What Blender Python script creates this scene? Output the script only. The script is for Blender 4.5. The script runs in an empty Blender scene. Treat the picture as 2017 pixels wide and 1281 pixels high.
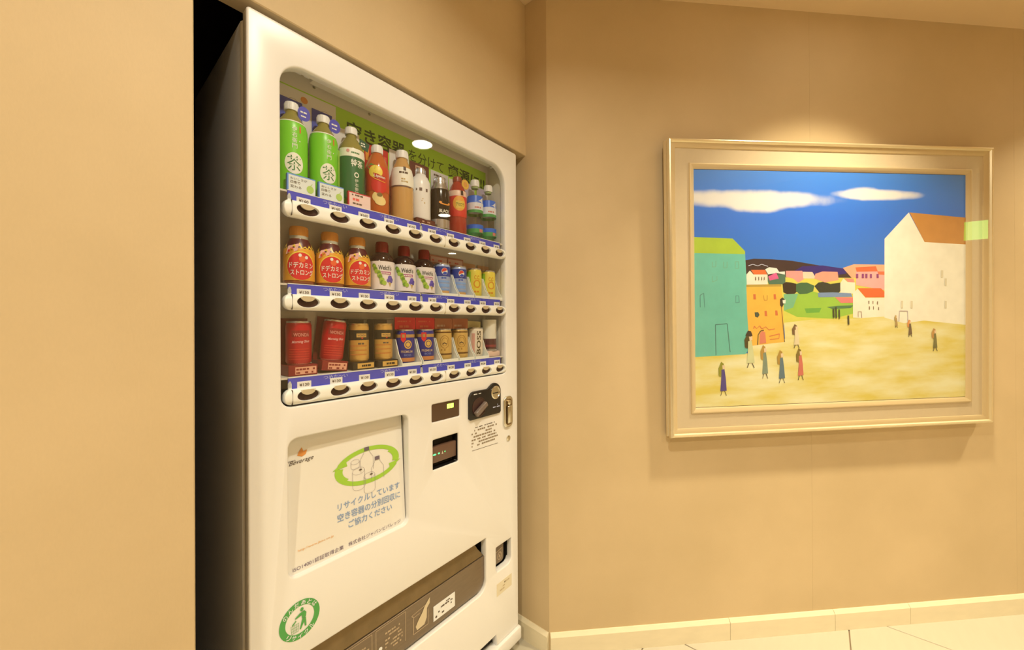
import bpy, bmesh, math, random
from math import sin, cos, pi, radians, hypot
from mathutils import Vector, Matrix
from mathutils.geometry import tessellate_polygon

random.seed(7)
SC = bpy.context.scene
COL = SC.collection

# ------------------------------------------------------------------ camera
# world axes: X along the front of the machine, Y into the recess, Z up (metres)
cam_data = bpy.data.cameras.new('camera')
cam_data.sensor_fit = 'HORIZONTAL'
cam_data.sensor_width = 36.0
cam_data.lens = 735.18 / 2017 * 36.0
cam_data.clip_start = 0.02
cam = bpy.data.objects.new('camera', cam_data)
COL.objects.link(cam)
_f = Vector((0.77012554, 0.63788991, 0.0017646))
_r = Vector((0.63788994, -0.77011211, -0.00487442))
_u = Vector((0.00175041, -0.00487954, 0.99998656))
cam.matrix_world = Matrix(((_r.x, _u.x, -_f.x, 0.0), (_r.y, _u.y, -_f.y, -0.863),
                           (_r.z, _u.z, -_f.z, 1.197), (0, 0, 0, 1)))
SC.camera = cam

# ------------------------------------------------------------------ world, exposure
world = bpy.data.worlds.new('world')
SC.world = world
world.use_nodes = True
world.node_tree.nodes['Background'].inputs[0].default_value = (0.05, 0.04, 0.03, 1)
world.node_tree.nodes['Background'].inputs[1].default_value = 0.3
SC.view_settings.view_transform = 'Standard'
SC.view_settings.look = 'None'
SC.view_settings.exposure = 0.0
SC.view_settings.gamma = 1.0
SC.view_settings.use_curve_mapping = False

WARM, COOL = (1.0, 0.85, 0.55), (1.0, 0.91, 0.70)
LAMP_POWER = 18.2
CEIL = 2.422
# recessed lamps: (x, y, power factor, beam angle in degrees, colour, label)
LAMPS = [
    (1.55, -1.18, 0.74, 97, WARM, 'round recessed ceiling lamp mirrored in the machine window, above the picture'),
    (0.33, -0.92, 0.84, 156, COOL, 'round recessed ceiling lamp in front of the vending machine'),
    (2.70, -2.32, 1.25, 124, WARM, 'round recessed ceiling lamp further along the picture wall'),
    (-1.25, -1.15, 1.9, 136, WARM, 'round recessed ceiling lamp in front of the plain left wall'),
    (0.35, -2.60, 1.1, 130, WARM, 'round recessed ceiling lamp in the middle of the hall'),
    (4.20, -3.90, 1.0, 130, WARM, 'round recessed ceiling lamp at the far end of the hall'),
]

# ------------------------------------------------------------------ colour / materials
def lin(c):
    c /= 255.0
    return c / 12.92 if c <= 0.04045 else ((c + 0.055) / 1.055) ** 2.4
WHITE = (lin(250), lin(228), lin(190))
def obs(r, g, b, k=0.85):
    """surface colour of something that looks (r, g, b) under the hall's warm lamps"""
    return tuple(max(0.004, min(0.9, lin(v) / w * k)) for v, w in zip((r, g, b), WHITE))

_mats = {}
def mat(name, rgb, rough=0.5, metal=0.0, spec=0.5, vary=0.0, scale=30.0, raw=False, coat=0.0, bump=0.0, stretch=None):
    if name in _mats:
        return _mats[name]
    m = bpy.data.materials.new(name)
    m.use_nodes = True
    nt = m.node_tree
    b = nt.nodes['Principled BSDF']
    c = rgb if raw else obs(*rgb)
    b.inputs['Base Color'].default_value = (*c, 1)
    b.inputs['Roughness'].default_value = rough
    b.inputs['Metallic'].default_value = metal
    b.inputs['Specular IOR Level'].default_value = spec
    if coat:
        b.inputs['Coat Weight'].default_value = coat
        b.inputs['Coat Roughness'].default_value = 0.08
    if vary or bump:
        tc = nt.nodes.new('ShaderNodeTexCoord')
        mp = nt.nodes.new('ShaderNodeMapping')
        if stretch:
            mp.inputs['Scale'].default_value = stretch
        no = nt.nodes.new('ShaderNodeTexNoise')
        no.inputs['Scale'].default_value = scale
        no.inputs['Detail'].default_value = 5
        nt.links.new(tc.outputs['Object'], mp.inputs['Vector'])
        nt.links.new(mp.outputs['Vector'], no.inputs['Vector'])
        if vary:
            mx = nt.nodes.new('ShaderNodeMix')
            mx.data_type = 'RGBA'
            mx.inputs[6].default_value = (*[v * (1 - vary) for v in c], 1)
            mx.inputs[7].default_value = (*[min(1, v * (1 + vary)) for v in c], 1)
            nt.links.new(no.outputs['Fac'], mx.inputs[0])
            nt.links.new(mx.outputs[2], b.inputs['Base Color'])
        if bump:
            bp = nt.nodes.new('ShaderNodeBump')
            bp.inputs['Strength'].default_value = bump
            bp.inputs['Distance'].default_value = 0.002
            nt.links.new(no.outputs['Fac'], bp.inputs['Height'])
            nt.links.new(bp.outputs['Normal'], b.inputs['Normal'])
    _mats[name] = m
    return m

def glow(name, rgb, strength):
    if name in _mats:
        return _mats[name]
    m = bpy.data.materials.new(name)
    m.use_nodes = True
    nt = m.node_tree
    nt.nodes.clear()
    e = nt.nodes.new('ShaderNodeEmission')
    o = nt.nodes.new('ShaderNodeOutputMaterial')
    e.inputs[0].default_value = (*rgb, 1)
    e.inputs[1].default_value = strength
    nt.links.new(e.outputs[0], o.inputs[0])
    _mats[name] = m
    return m

def pane_mat(name, tint=(1, 1, 1), ior=1.5, rough=0.0, base=0.0):
    """thin clear sheet: lets light straight through, mirrors by Fresnel"""
    if name in _mats:
        return _mats[name]
    m = bpy.data.materials.new(name)
    m.use_nodes = True
    nt = m.node_tree
    nt.nodes.clear()
    t = nt.nodes.new('ShaderNodeBsdfTransparent')
    g = nt.nodes.new('ShaderNodeBsdfGlossy')
    lw = nt.nodes.new('ShaderNodeLayerWeight')
    lw.inputs['Blend'].default_value = 0.5
    pw = nt.nodes.new('ShaderNodeMath')
    pw.operation = 'POWER'
    pw.inputs[1].default_value = 5.0
    ml = nt.nodes.new('ShaderNodeMath')
    ml.operation = 'MULTIPLY_ADD'
    ml.use_clamp = True
    f0 = 1.5 * ((ior - 1) / (ior + 1)) ** 2 + base
    ml.inputs[1].default_value = 1 - f0
    ml.inputs[2].default_value = f0
    mx = nt.nodes.new('ShaderNodeMixShader')
    o = nt.nodes.new('ShaderNodeOutputMaterial')
    t.inputs[0].default_value = (*tint, 1)
    g.inputs[0].default_value = (1, 1, 1, 1)
    g.inputs[1].default_value = rough
    nt.links.new(lw.outputs['Facing'], pw.inputs[0])
    nt.links.new(pw.outputs[0], ml.inputs[0])
    nt.links.new(ml.outputs[0], mx.inputs[0])
    nt.links.new(t.outputs[0], mx.inputs[1])
    nt.links.new(g.outputs[0], mx.inputs[2])
    nt.links.new(mx.outputs[0], o.inputs[0])
    _mats[name] = m
    return m

# ------------------------------------------------------------------ object helpers
def empty(name, loc, rot=(0, 0, 0)):
    o = bpy.data.objects.new(name, None)
    o.empty_display_size = 0.05
    o.location = loc
    o.rotation_euler = rot
    COL.objects.link(o)
    return o

def tag(o, label=None, cat=None, group=None, kind=None):
    if label: o['label'] = label
    if cat: o['category'] = cat
    if group: o['group'] = group
    if kind: o['kind'] = kind
    return o

def link(name, me, parent=None, smooth=0.6):
    o = bpy.data.objects.new(name, me)
    COL.objects.link(o)
    if parent is not None:
        o.parent = parent
    if smooth:
        me.shade_smooth()
        me.set_sharp_from_angle(angle=smooth)
    return o

class MB:
    """collects geometry of one part; several materials allowed"""
    def __init__(s):
        s.v, s.f, s.m, s.mats = [], [], [], []
    def mi(s, m):
        if m not in s.mats:
            s.mats.append(m)
        return s.mats.index(m)
    def raw(s, v, f, m):
        o = len(s.v)
        i = s.mi(m)
        s.v += [tuple(p) for p in v]
        for q in f:
            s.f.append([o + k for k in q])
            s.m.append(i)
        return s
    def box(s, x0, y0, z0, x1, y1, z1, m, bev=0.0, seg=2, rot=None, piv=None):
        bm = bmesh.new()
        bmesh.ops.create_cube(bm, size=1)
        for p in bm.verts:
            p.co = Vector(((x0 + x1) / 2 + p.co.x * (x1 - x0), (y0 + y1) / 2 + p.co.y * (y1 - y0), (z0 + z1) / 2 + p.co.z * (z1 - z0)))
        if bev:
            bmesh.ops.bevel(bm, geom=bm.edges[:], offset=bev, segments=seg, affect='EDGES', profile=0.5)
        if rot is not None:
            pv = Vector(piv or ((x0 + x1) / 2, (y0 + y1) / 2, (z0 + z1) / 2))
            for p in bm.verts:
                p.co = rot @ (p.co - pv) + pv
        bm.verts.index_update()
        s.raw([p.co[:] for p in bm.verts], [[q.index for q in f.verts] for f in bm.faces], m)
        bm.free()
        return s
    def lathe(s, prof, m, n=32, c=(0, 0, 0), axis='z'):
        v, f = [], []
        for r, z in prof:
            for i in range(n):
                a = 2 * pi * i / n
                if axis == 'z':
                    v.append((c[0] + r * cos(a), c[1] + r * sin(a), c[2] + z))
                else:   # axis along -y, profile z runs towards the viewer
                    v.append((c[0] + r * cos(a), c[1] - z, c[2] + r * sin(a)))
        for j in range(len(prof) - 1):
            for i in range(n):
                k = (i + 1) % n
                f.append([j * n + i, j * n + k, (j + 1) * n + k, (j + 1) * n + i])
        s.raw(v, f, m)
        return s
    def put(s, shape, fn, off, m):
        v, f = shape
        s.raw([fn(x, z, off) for x, z in v], f, m)
        return s
    def prism(s, pts, y0, y1, m):
        """outline (x, z) extruded from y0 (front) to y1"""
        n = len(pts)
        v = [(x, y0, z) for x, z in pts] + [(x, y1, z) for x, z in pts]
        f = [list(range(n)), list(range(2 * n - 1, n - 1, -1))]
        for i in range(n):
            k = (i + 1) % n
            f.append([i, n + i, n + k, k])
        s.raw(v, f, m)
        return s
    def build(s, name, parent=None, smooth=0.6):
        me = bpy.data.meshes.new(name)
        me.from_pydata(s.v, [], s.f)
        for m in s.mats:
            me.materials.append(m)
        me.polygons.foreach_set('material_index', s.m)
        me.update()
        return link(name, me, parent, smooth)

# ---- flat shapes in (x, z)
def rect2(x0, z0, x1, z1, nx=1, nz=1):
    v = [(x0 + (x1 - x0) * i / nx, z0 + (z1 - z0) * j / nz) for j in range(nz + 1) for i in range(nx + 1)]
    f = [[j * (nx + 1) + i, j * (nx + 1) + i + 1, (j + 1) * (nx + 1) + i + 1, (j + 1) * (nx + 1) + i] for j in range(nz) for i in range(nx)]
    return v, f
def ring2(cx, cz, rx0, rz0, rx1, rz1, a0=0.0, a1=2 * pi, n=32, rings=1):
    v, f = [], []
    for j in range(rings + 1):
        t = j / rings
        for i in range(n + 1):
            a = a0 + (a1 - a0) * i / n
            v.append((cx + (rx0 + (rx1 - rx0) * t) * cos(a), cz + (rz0 + (rz1 - rz0) * t) * sin(a)))
    for j in range(rings):
        for i in range(n):
            f.append([j * (n + 1) + i, (j + 1) * (n + 1) + i, (j + 1) * (n + 1) + i + 1, j * (n + 1) + i + 1])
    return v, f
def ell2(cx, cz, rx, rz, rings=4, n=24):
    return ring2(cx, cz, rx * .02, rz * .02, rx, rz, n=n, rings=rings)
def poly2(pts):
    t = tessellate_polygon([[Vector((x, z, 0)) for x, z in pts]])
    out = []
    for a, b, c in t:
        (ax, az), (bx, bz), (cx, cz) = pts[a], pts[b], pts[c]
        if (bx - ax) * (cz - az) - (cx - ax) * (bz - az) < 0:
            b, c = c, b
        out.append([a, b, c])
    return list(pts), out
def line2(pts, w):
    v, f = [], []
    for (a, b), (c, d) in zip(pts, pts[1:]):
        l = hypot(c - a, d - b) or 1e-9
        nx, nz = -(d - b) / l * w / 2, (c - a) / l * w / 2
        o = len(v)
        v += [(a - nx, b - nz), (c - nx, d - nz), (c + nx, d + nz), (a + nx, b + nz)]
        f.append([o, o + 1, o + 2, o + 3])
    return v, f
_txt = {}
def _glyphs(body, bold):
    k = (body, bold)
    if k in _txt:
        return _txt[k]
    cu = bpy.data.curves.new('lettering', 'FONT')
    cu.body = body
    cu.resolution_u = 3
    cu.offset = 0.016 * float(bold)
    o = bpy.data.objects.new('lettering', cu)
    COL.objects.link(o)
    dg = bpy.context.evaluated_depsgraph_get()
    me = bpy.data.meshes.new_from_object(o.evaluated_get(dg))
    v = [(p.co.x, p.co.y) for p in me.vertices]
    f = []
    for p in me.polygons:
        q = list(p.vertices)
        f.append(q if p.normal.z > 0 else q[::-1])
    bpy.data.objects.remove(o)
    bpy.data.curves.remove(cu)
    bpy.data.meshes.remove(me)
    _txt[k] = (v, f)
    return v, f
def text2(body, cx, cz, w, h, bold=False, ang=0.0, shear=0.0):
    """lettering stretched to w x h, centred on (cx, cz)"""
    v, f = _glyphs(body, bold)
    xs = [p[0] for p in v]
    zs = [p[1] for p in v]
    x0, x1, z0, z1 = min(xs), max(xs), min(zs), max(zs)
    out = []
    for x, z in v:
        a = ((x - x0) / (x1 - x0) - .5) * w
        b = ((z - z0) / max(1e-6, z1 - z0) - .5) * h
        a += shear * b
        out.append((cx + a * cos(ang) - b * sin(ang), cz + a * sin(ang) + b * cos(ang)))
    return out, f
def vtext2(body, cx, ztop, size, pitch, bold=False):
    v, f = [], []
    for i, ch in enumerate(body):
        a, b = text2(ch, cx, ztop - pitch * (i + .5), size, size, bold)
        o = len(v)
        v += a
        f += [[o + k for k in q] for q in b]
    return v, f
def dashes2(x0, z0, x1, rows, rh, seed, fill=.62):
    """rows of tiny unreadable print"""
    rnd = random.Random(seed)
    v, f = [], []
    for j in range(rows):
        x = x0
        z = z0 - j * rh
        while x < x1:
            w = rnd.uniform(.4, 1.3) * rh
            if rnd.random() < fill and x + w < x1:
                o = len(v)
                v += [(x, z), (x + w * .8, z), (x + w * .8, z + rh * .5), (x, z + rh * .5)]
                f.append([o, o + 1, o + 2, o + 3])
            x += w
    return v, f

def flat(y0, dx=0.0, dz=0.0):
    return lambda x, z, off: (x + dx, y0 - off, z + dz)
TURN = 0.0     # how far a printed label is turned towards the left
def cyl(R, turn=None):
    turn = TURN if turn is None else turn
    return lambda x, z, off: ((R + off) * sin(x / R + turn), -(R + off) * cos(x / R + turn), z)
def revolve_map(prof, Rref, turn=None):
    turn = TURN if turn is None else turn
    def fn(x, z, off):
        r = prof[-1][0]
        for (r0, z0), (r1, z1) in zip(prof, prof[1:]):
            if z0 <= z <= z1 and z1 > z0:
                r = r0 + (r1 - r0) * (z - z0) / (z1 - z0)
                break
        a = x / Rref + turn
        return ((r + off) * sin(a), -(r + off) * cos(a), z)
    return fn

def rrect(x0, z0, x1, z1, r, n=7):
    """corner radii: (top left, top right, bottom right, bottom left) or one number"""
    if not isinstance(r, tuple):
        r = (r,) * 4
    tl, tr, br, bl = r
    out = []
    for cx, cz, rr, a0 in ((x0 + bl, z0 + bl, bl, pi), (x1 - br, z0 + br, br, 1.5 * pi), (x1 - tr, z1 - tr, tr, 0), (x0 + tl, z1 - tl, tl, .5 * pi)):
        if rr <= 1e-5:
            out.append((cx, cz))
        else:
            out += [(cx + rr * cos(a0 + pi / 2 * i / n), cz + rr * sin(a0 + pi / 2 * i / n)) for i in range(n + 1)]
    return out
def ellipse_pts(cx, cz, rx, rz, n=28):
    return [(cx + rx * cos(2 * pi * i / n), cz + rz * sin(2 * pi * i / n)) for i in range(n)]

def plate(name, outline, holes, y_front, thick, bevel, m, parent, segs=2):
    """a sheet facing -Y with cut-outs and rounded edges"""
    cu = bpy.data.curves.new(name, 'CURVE')
    cu.dimensions = '2D'
    cu.fill_mode = 'BOTH'
    cu.extrude = max(0.0, thick / 2 - bevel)
    cu.bevel_depth = bevel
    cu.bevel_resolution = segs
    cu.offset = -bevel
    for pts in [outline] + holes:
        sp = cu.splines.new('POLY')
        sp.points.add(len(pts) - 1)
        for p, (x, z) in zip(sp.points, pts):
            p.co = (x, z, 0, 1)
        sp.use_cyclic_u = True
    o = bpy.data.objects.new(name, cu)
    COL.objects.link(o)
    dg = bpy.context.evaluated_depsgraph_get()
    me = bpy.data.meshes.new_from_object(o.evaluated_get(dg))
    bpy.data.objects.remove(o)
    bpy.data.curves.remove(cu)
    for v in me.vertices:
        x, y, z = v.co
        v.co = (x, y_front + thick / 2 - z, y)
    me.name = name
    me.materials.clear()
    me.materials.append(m)
    bm = bmesh.new()
    bm.from_mesh(me)
    bmesh.ops.remove_doubles(bm, verts=bm.verts[:], dist=1e-6)
    bm.to_mesh(me)
    bm.free()
    return link(name, me, parent, 0.7)

def mitre_ring(name, W, H, prof, m, parent):
    """rectangular moulding; profile is (inset from the edge, depth behind the front)"""
    v, f = [], []
    for ins, dep in prof:
        for sx, sz in ((-1, -1), (1, -1), (1, 1), (-1, 1)):
            v.append((sx * (W / 2 - ins), dep, sz * (H / 2 - ins)))
    for j in range(len(prof) - 1):
        for i in range(4):
            k = (i + 1) % 4
            f.append([j * 4 + i, j * 4 + k, (j + 1) * 4 + k, (j + 1) * 4 + i])
    me = bpy.data.meshes.new(name)
    me.from_pydata(v, [], f)
    me.materials.append(m)
    return link(name, me, parent, 0.35)

def copy_tree(o, parent=None):
    c = o.copy()
    COL.objects.link(c)
    c.parent = parent
    for ch in list(o.children):
        copy_tree(ch, c)
    return c

# ================================================================== THE ROOM
def wallpaper():
    m = bpy.data.materials.new('beige_wallpaper')
    m.use_nodes = True
    nt = m.node_tree
    b = nt.nodes['Principled BSDF']
    b.inputs['Roughness'].default_value = 0.62
    b.inputs['Specular IOR Level'].default_value = 0.35
    tc = nt.nodes.new('ShaderNodeTexCoord')
    n1 = nt.nodes.new('ShaderNodeTexNoise')
    n1.inputs['Scale'].default_value = 2.2
    n1.inputs['Detail'].default_value = 6
    n1.inputs['Roughness'].default_value = 0.55
    mp = nt.nodes.new('ShaderNodeMapping')
    mp.inputs['Scale'].default_value = (420, 420, 160)
    n2 = nt.nodes.new('ShaderNodeTexNoise')
    n2.inputs['Scale'].default_value = 1.0
    n2.inputs['Detail'].default_value = 3
    rp = nt.nodes.new('ShaderNodeValToRGB')
    a, c = (.600, .470, .288), (.672, .530, .335)
    rp.color_ramp.elements[0].position = 0.35
    rp.color_ramp.elements[1].position = 0.68
    rp.color_ramp.elements[0].color = (*a, 1)
    rp.color_ramp.elements[1].color = (*c, 1)
    mx = nt.nodes.new('ShaderNodeMix')
    mx.data_type = 'RGBA'
    mx.blend_type = 'MULTIPLY'
    mx.inputs[0].default_value = 0.05
    bp = nt.nodes.new('ShaderNodeBump')
    bp.inputs['Strength'].default_value = 0.08
    bp.inputs['Distance'].default_value = 0.001
    nt.links.new(tc.outputs['Object'], n1.inputs['Vector'])
    nt.links.new(tc.outputs['Object'], mp.inputs['Vector'])
    nt.links.new(mp.outputs['Vector'], n2.inputs['Vector'])
    nt.links.new(n1.outputs['Fac'], rp.inputs['Fac'])
    nt.links.new(rp.outputs['Color'], mx.inputs[6])
    nt.links.new(n2.outputs['Fac'], mx.inputs[7])
    nt.links.new(mx.outputs[2], b.inputs['Base Color'])
    nt.links.new(n2.outputs['Fac'], bp.inputs['Height'])
    nt.links.new(bp.outputs['Normal'], b.inputs['Normal'])
    return m
M_WALL = wallpaper()
M_CEIL = mat('ceiling_paint', (.76, .585, .365), .8, vary=.04, scale=3, raw=True)
M_GROUT = mat('floor_grout', (150, 118, 78), .9, vary=.1)
M_TILE = mat('cream_floor_tile', (204, 180, 136), .38, vary=.05, scale=9, stretch=(1, 5, 1))
M_STONE = mat('cream_marble', (244, 214, 158), .35, vary=.07, scale=14, stretch=(1, 1, 3))
M_DARK = mat('recess_shade', (96, 74, 56), .9, vary=.05)  # shade of the recess put into its wall colour; little light gets in

U_L, U_R = 0.1355, 1.133       # the recess between the left wall and the return wall
Y_F = -0.094                   # front of the recess
S2 = math.sqrt(.5)
CORNER = Vector((U_R, Y_F, 0))
E_DIR = Vector((S2, -S2, 0))   # along the picture wall
N_DIR = Vector((-S2, -S2, 0))  # out of the picture wall
ROT_R = Matrix(((S2, S2, 0), (-S2, S2, 0), (0, 0, 1)))   # local x -> E, local y -> behind the wall
def struct(name, mb, parent=None, smooth=0.4):
    o = mb.build(name, parent, smooth)
    o['kind'] = 'structure'
    return o

fl = struct('floor', MB().box(-3.2, -5.6, -.08, 6.4, 1.0, -.004, M_GROUT))
TP = 0.593
tile_me = None
for i in range(-4, 6):
    for j in range(-6, 3):
        x0, y0 = 1.488 + TP * i, -.348 + TP * j
        if x0 + y0 > 1.039 + .02 and not x0 < U_R:
            continue
        if x0 > U_R + .02 and y0 > Y_F:
            continue
        if y0 > Y_F and x0 + TP < U_L - .02:
            continue
        if tile_me is None:
            t = MB().box(.0018, .0018, -.004, TP - .0018, TP - .0018, 0.0, M_TILE, .0012, 1).build('tile', fl, 0.5)
            tile_me = t.data
        else:
            t = bpy.data.objects.new('tile', tile_me)
            COL.objects.link(t)
            t.parent = fl
        t.location = (x0, y0, 0)

struct('ceiling', MB().box(-3.2, -5.6, CEIL, 6.4, 1.0, CEIL + .08, M_CEIL))
struct('wall_left', MB().box(-3.1, Y_F, 0, U_L, Y_F + .1, CEIL, M_WALL, .002, 1))
struct('wall_upper', MB().box(U_L - .03, .004, 1.846, U_R + .01, .057, CEIL, M_WALL, .002, 1))
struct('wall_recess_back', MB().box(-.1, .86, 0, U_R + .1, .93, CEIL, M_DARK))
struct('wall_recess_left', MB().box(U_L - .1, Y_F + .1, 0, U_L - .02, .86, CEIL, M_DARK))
struct('wall_recess_right', MB().box(U_R, Y_F, 0, U_R + .06, .86, CEIL, M_WALL, .001, 1))

wr = struct('wall_right', MB().box(0, .004, 0, 6.0, .10, CEIL, mat('wall_backing', (150, 110, 70), .9)))
wr.matrix_world = Matrix.Translation(CORNER) @ ROT_R.to_4x4()
for a, b in ((0.0, 1.044), (1.044, 1.964), (1.964, 2.884), (2.884, 3.804), (3.804, 4.724), (4.724, 5.6)):
    MB().box(a + (.0002 if a else 0), 0, 0, b - .0002, .006, CEIL, M_WALL).build('wallpaper_strip', wr, .5)
struct('wall_rear_blocker', MB().box(-3.1, -5.1, 0, 2.62, -3.2, CEIL, M_WALL))  # unseen block, brought forward to keep the exit sign out of the machine window
struct('wall_far_end', MB().box(2.5, -5.2, 0, 6.2, -5.1, CEIL, M_WALL))
struct('wall_far_left', MB().box(-3.1, -5.1, 0, -3.0, Y_F, CEIL, M_WALL))

def base_tile(w, m=M_STONE, h=.0765, d=.012):
    """skirting stone: flat front, sloped top edge; local x along, front at y = -d"""
    p = [(-d, 0), (-d, h - .012), (-.004, h), (0.0, h), (0.0, 0)]
    v = [(0, y, z) for y, z in p] + [(w, y, z) for y, z in p]
    n = len(p)
    f = [[(i + 1) % n, i, n + i, n + (i + 1) % n] for i in range(n)] + [list(range(n)), list(range(2 * n - 1, n - 1, -1))]
    return MB().raw(v, f, m)
bb = empty('baseboard_right', CORNER)
bb.rotation_euler = (0, 0, -pi / 4)
bb['kind'] = 'structure'
js = [0.003, .694, 1.128, 1.456, 2.05, 2.65, 3.25, 3.85, 4.45, 5.05]
for a, b in zip(js, js[1:]):
    o = base_tile(b - a - .0016).build('baseboard_tile', bb, .3)
    o.location = (a, 0, 0)
bb = empty('baseboard_recess', (U_R, .6, 0), (0, 0, -pi / 2))
bb['kind'] = 'structure'
for a, b in ((0, .34), (.341, .692)):
    o = base_tile(b - a).build('baseboard_tile', bb, .3)
    o.location = (a, 0, 0)
bb = empty('baseboard_left', (-3.0, Y_F, 0))
bb['kind'] = 'structure'
for i in range(6):
    o = base_tile(.52).build('baseboard_tile', bb, .3)
    o.location = (i * .522, 0, 0)

# ------------------------------------------------------------------ recessed lamps (above and behind the camera)
M_TRIM = mat('lamp_trim_white', (236, 214, 176), .5)
M_LENS = glow('lamp_lens_glow', (1.0, .90, .70), 26.0)
def downlight(x, y, k, beam, colour, label):
    root = empty('ceiling_lamp', (x, y, CEIL))
    tag(root, label, 'ceiling lamp', 'recessed ceiling lamps of the hall')
    MB().lathe([(.066, 0.0), (.085, 0.0), (.085, -.004), (.068, -.006), (.066, 0.0)], M_TRIM, 40).build('trim_ring', root)
    MB().lathe([(.0005, -.0015), (.066, -.0015)][::-1], M_LENS, 40).build('lens', root)
    ld = bpy.data.lights.new('lamp_light', 'AREA')
    ld.shape = 'DISK'
    ld.size = .11
    ld.spread = radians(beam)
    ld.energy = LAMP_POWER * k
    ld.color = colour
    lo = bpy.data.objects.new('lamp_light', ld)
    COL.objects.link(lo)
    lo.parent = root
    lo.location = (0, 0, -.008)
for l in LAMPS:
    downlight(*l)

# lit exit sign across the hall; it shows as a green patch in the glass of the picture
ex = empty('exit_sign', (2.84, -4.0, 1.85))
tag(ex, 'green lit exit sign mirrored in the glass at the right of the picture', 'sign')
MB().box(-.085, -.03, 0, .085, .0, .18, mat('sign_housing', (220, 214, 200), .5), .004).build('housing', ex)
MB().box(-.076, .0005, .012, .076, .003, .168, glow('exit_green', (.36, 1.0, .20), 5.6)).build('green_panel', ex, 0)
MB().put(rect2(.050, .012, .076, .168), lambda x, z, off: (-x, .0034, z), 0, glow('exit_deep_green', (.08, 1.0, .10), 4.2)).build('green_edge', ex, 0)
MB().box(-.01, -.02, .18, .01, -.008, CEIL - 1.85, M_TRIM).build('hanger', ex)

# ================================================================== VENDING MACHINE
UL, UR = 0.232, 1.071
TOP = 1.829
M_BODY = mat('machine_enamel', (246, 225, 190), .34, spec=.5, vary=.012, scale=4)
M_BODY2 = mat('machine_inner_cream', (228, 205, 165), .55, vary=.02, scale=6)
M_RAIL = mat('rail_cream_plastic', (252, 233, 198), .32)
M_BLACK = mat('black_plastic', (34, 28, 22), .35)
M_GASKET = mat('dark_gasket', (40, 32, 20), .8)
M_BROWN = mat('dark_brown_plastic', (74, 46, 34), .28)
M_TABB = mat('button_tab_beige', (206, 176, 124), .4)
M_BLUE = mat('price_strip_blue', (78, 78, 170), .4)
M_PAPER = mat('cream_paper', (246, 228, 196), .6)
M_INK = mat('dark_ink', (92, 70, 48), .7)
M_INKL = mat('light_ink', (205, 196, 220), .6)
M_WHITE = mat('white_plastic', (250, 234, 206), .35)
M_CHROME = mat('polished_metal', (236, 214, 170), .22, metal=1.0)
M_STEEL = mat('brushed_steel', (142, 116, 84), .30, metal=.8, vary=.12, scale=26, stretch=(1, 1, 6), bump=.05)
M_STEEL2 = mat('stained_steel', (140, 112, 70), .42, metal=.75, vary=.22, scale=34, bump=.12)
M_GREEN = mat('print_leaf_green', (84, 158, 66), .5)
M_CLEAR = pane_mat('window_acrylic', (.985, .98, .965))

vm = empty('vending_machine', (0, 0, 0))
tag(vm, 'cream drinks vending machine with three rows of drinks, standing in the wall recess', 'vending machine')

# door with its cut-outs
outl = [(UL + .006, .095), (.36, .095), (.368, .135), (.950, .135), (.955, .095), (UR - .006, .095), (UR, .101)]
outl += rrect(UL, .2, UR, TOP, (.007, .007, 0, 0))[2:]
outl += [(UL, .101)]
WIN = (.291, 1.0265, 1.0085, 1.757)
holes = [rrect(*WIN, (.05, .062, .02, .022), 10),
         rrect(.304, .6625, .600, .9585, .019),
         rrect(.680, .918, .787, .970, .004, 3),
         rrect(.683, .780, .780, .867, .003, 3),
         rrect(.951, .347, 1.032, .433, (.003, .003, .022, .012)),
         rrect(.275, .313, .901, .488, (.003, .003, .034, .034))]
plate('door', outl, holes, 0.0, .026, .004, M_BODY, vm)
g_ = MB()
for q in ((UL + .006, .10, UL + .03, TOP - .012), (UR - .03, .10, UR - .006, TOP - .012), (UL + .006, TOP - .024, UR - .006, TOP - .012), (UL + .006, .10, UR - .006, .13)):
    g_.box(q[0], .026, q[1], q[2], .0335, q[3], M_GASKET)
g_.build('gasket', vm)
MB().box(.610, .028, .50, UR - .03, .0305, .99, M_GASKET).box(UL + .03, .0385, .52, UR - .03, .041, .99, M_GASKET).build('door_liner', vm)

# cabinet: hollow box behind the door
cb = MB()
cb.box(UL, .0335, .055, UL + .022, .70, 1.822, M_BODY, .008, 3)
cb.box(UR - .022, .0335, .055, UR, .70, 1.822, M_BODY, .008, 3)
cb.box(UL + .01, .034, 1.806, UR - .01, .70, 1.822, M_BODY)
cb.box(UL + .01, .66, .06, UR - .01, .70, 1.81, M_BODY)
cb.box(UL + .01, .16, .06, UR - .01, .18, 1.81, M_GASKET)
cb.box(UL + .01, .034, .055, UR - .01, .70, .075, M_BODY)
cb.build('cabinet', vm)
MB().box(UL - .001, -.010, .049, UR + .005, .03, .0945, M_BODY, .004).build('skirt', vm)
for fx in (.27, 1.01):
    for fy in (.05, .6):
        MB().lathe([(.0005, 0), (.024, 0), (.024, .01), (.012, .014), (.012, .055), (.0005, .055)], M_BLACK, 20, (fx, fy, 0)).build('foot', vm)
MB().box(.34, .028, .097, .957, .032, .14, M_GASKET).build('toe_gap', vm)

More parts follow.
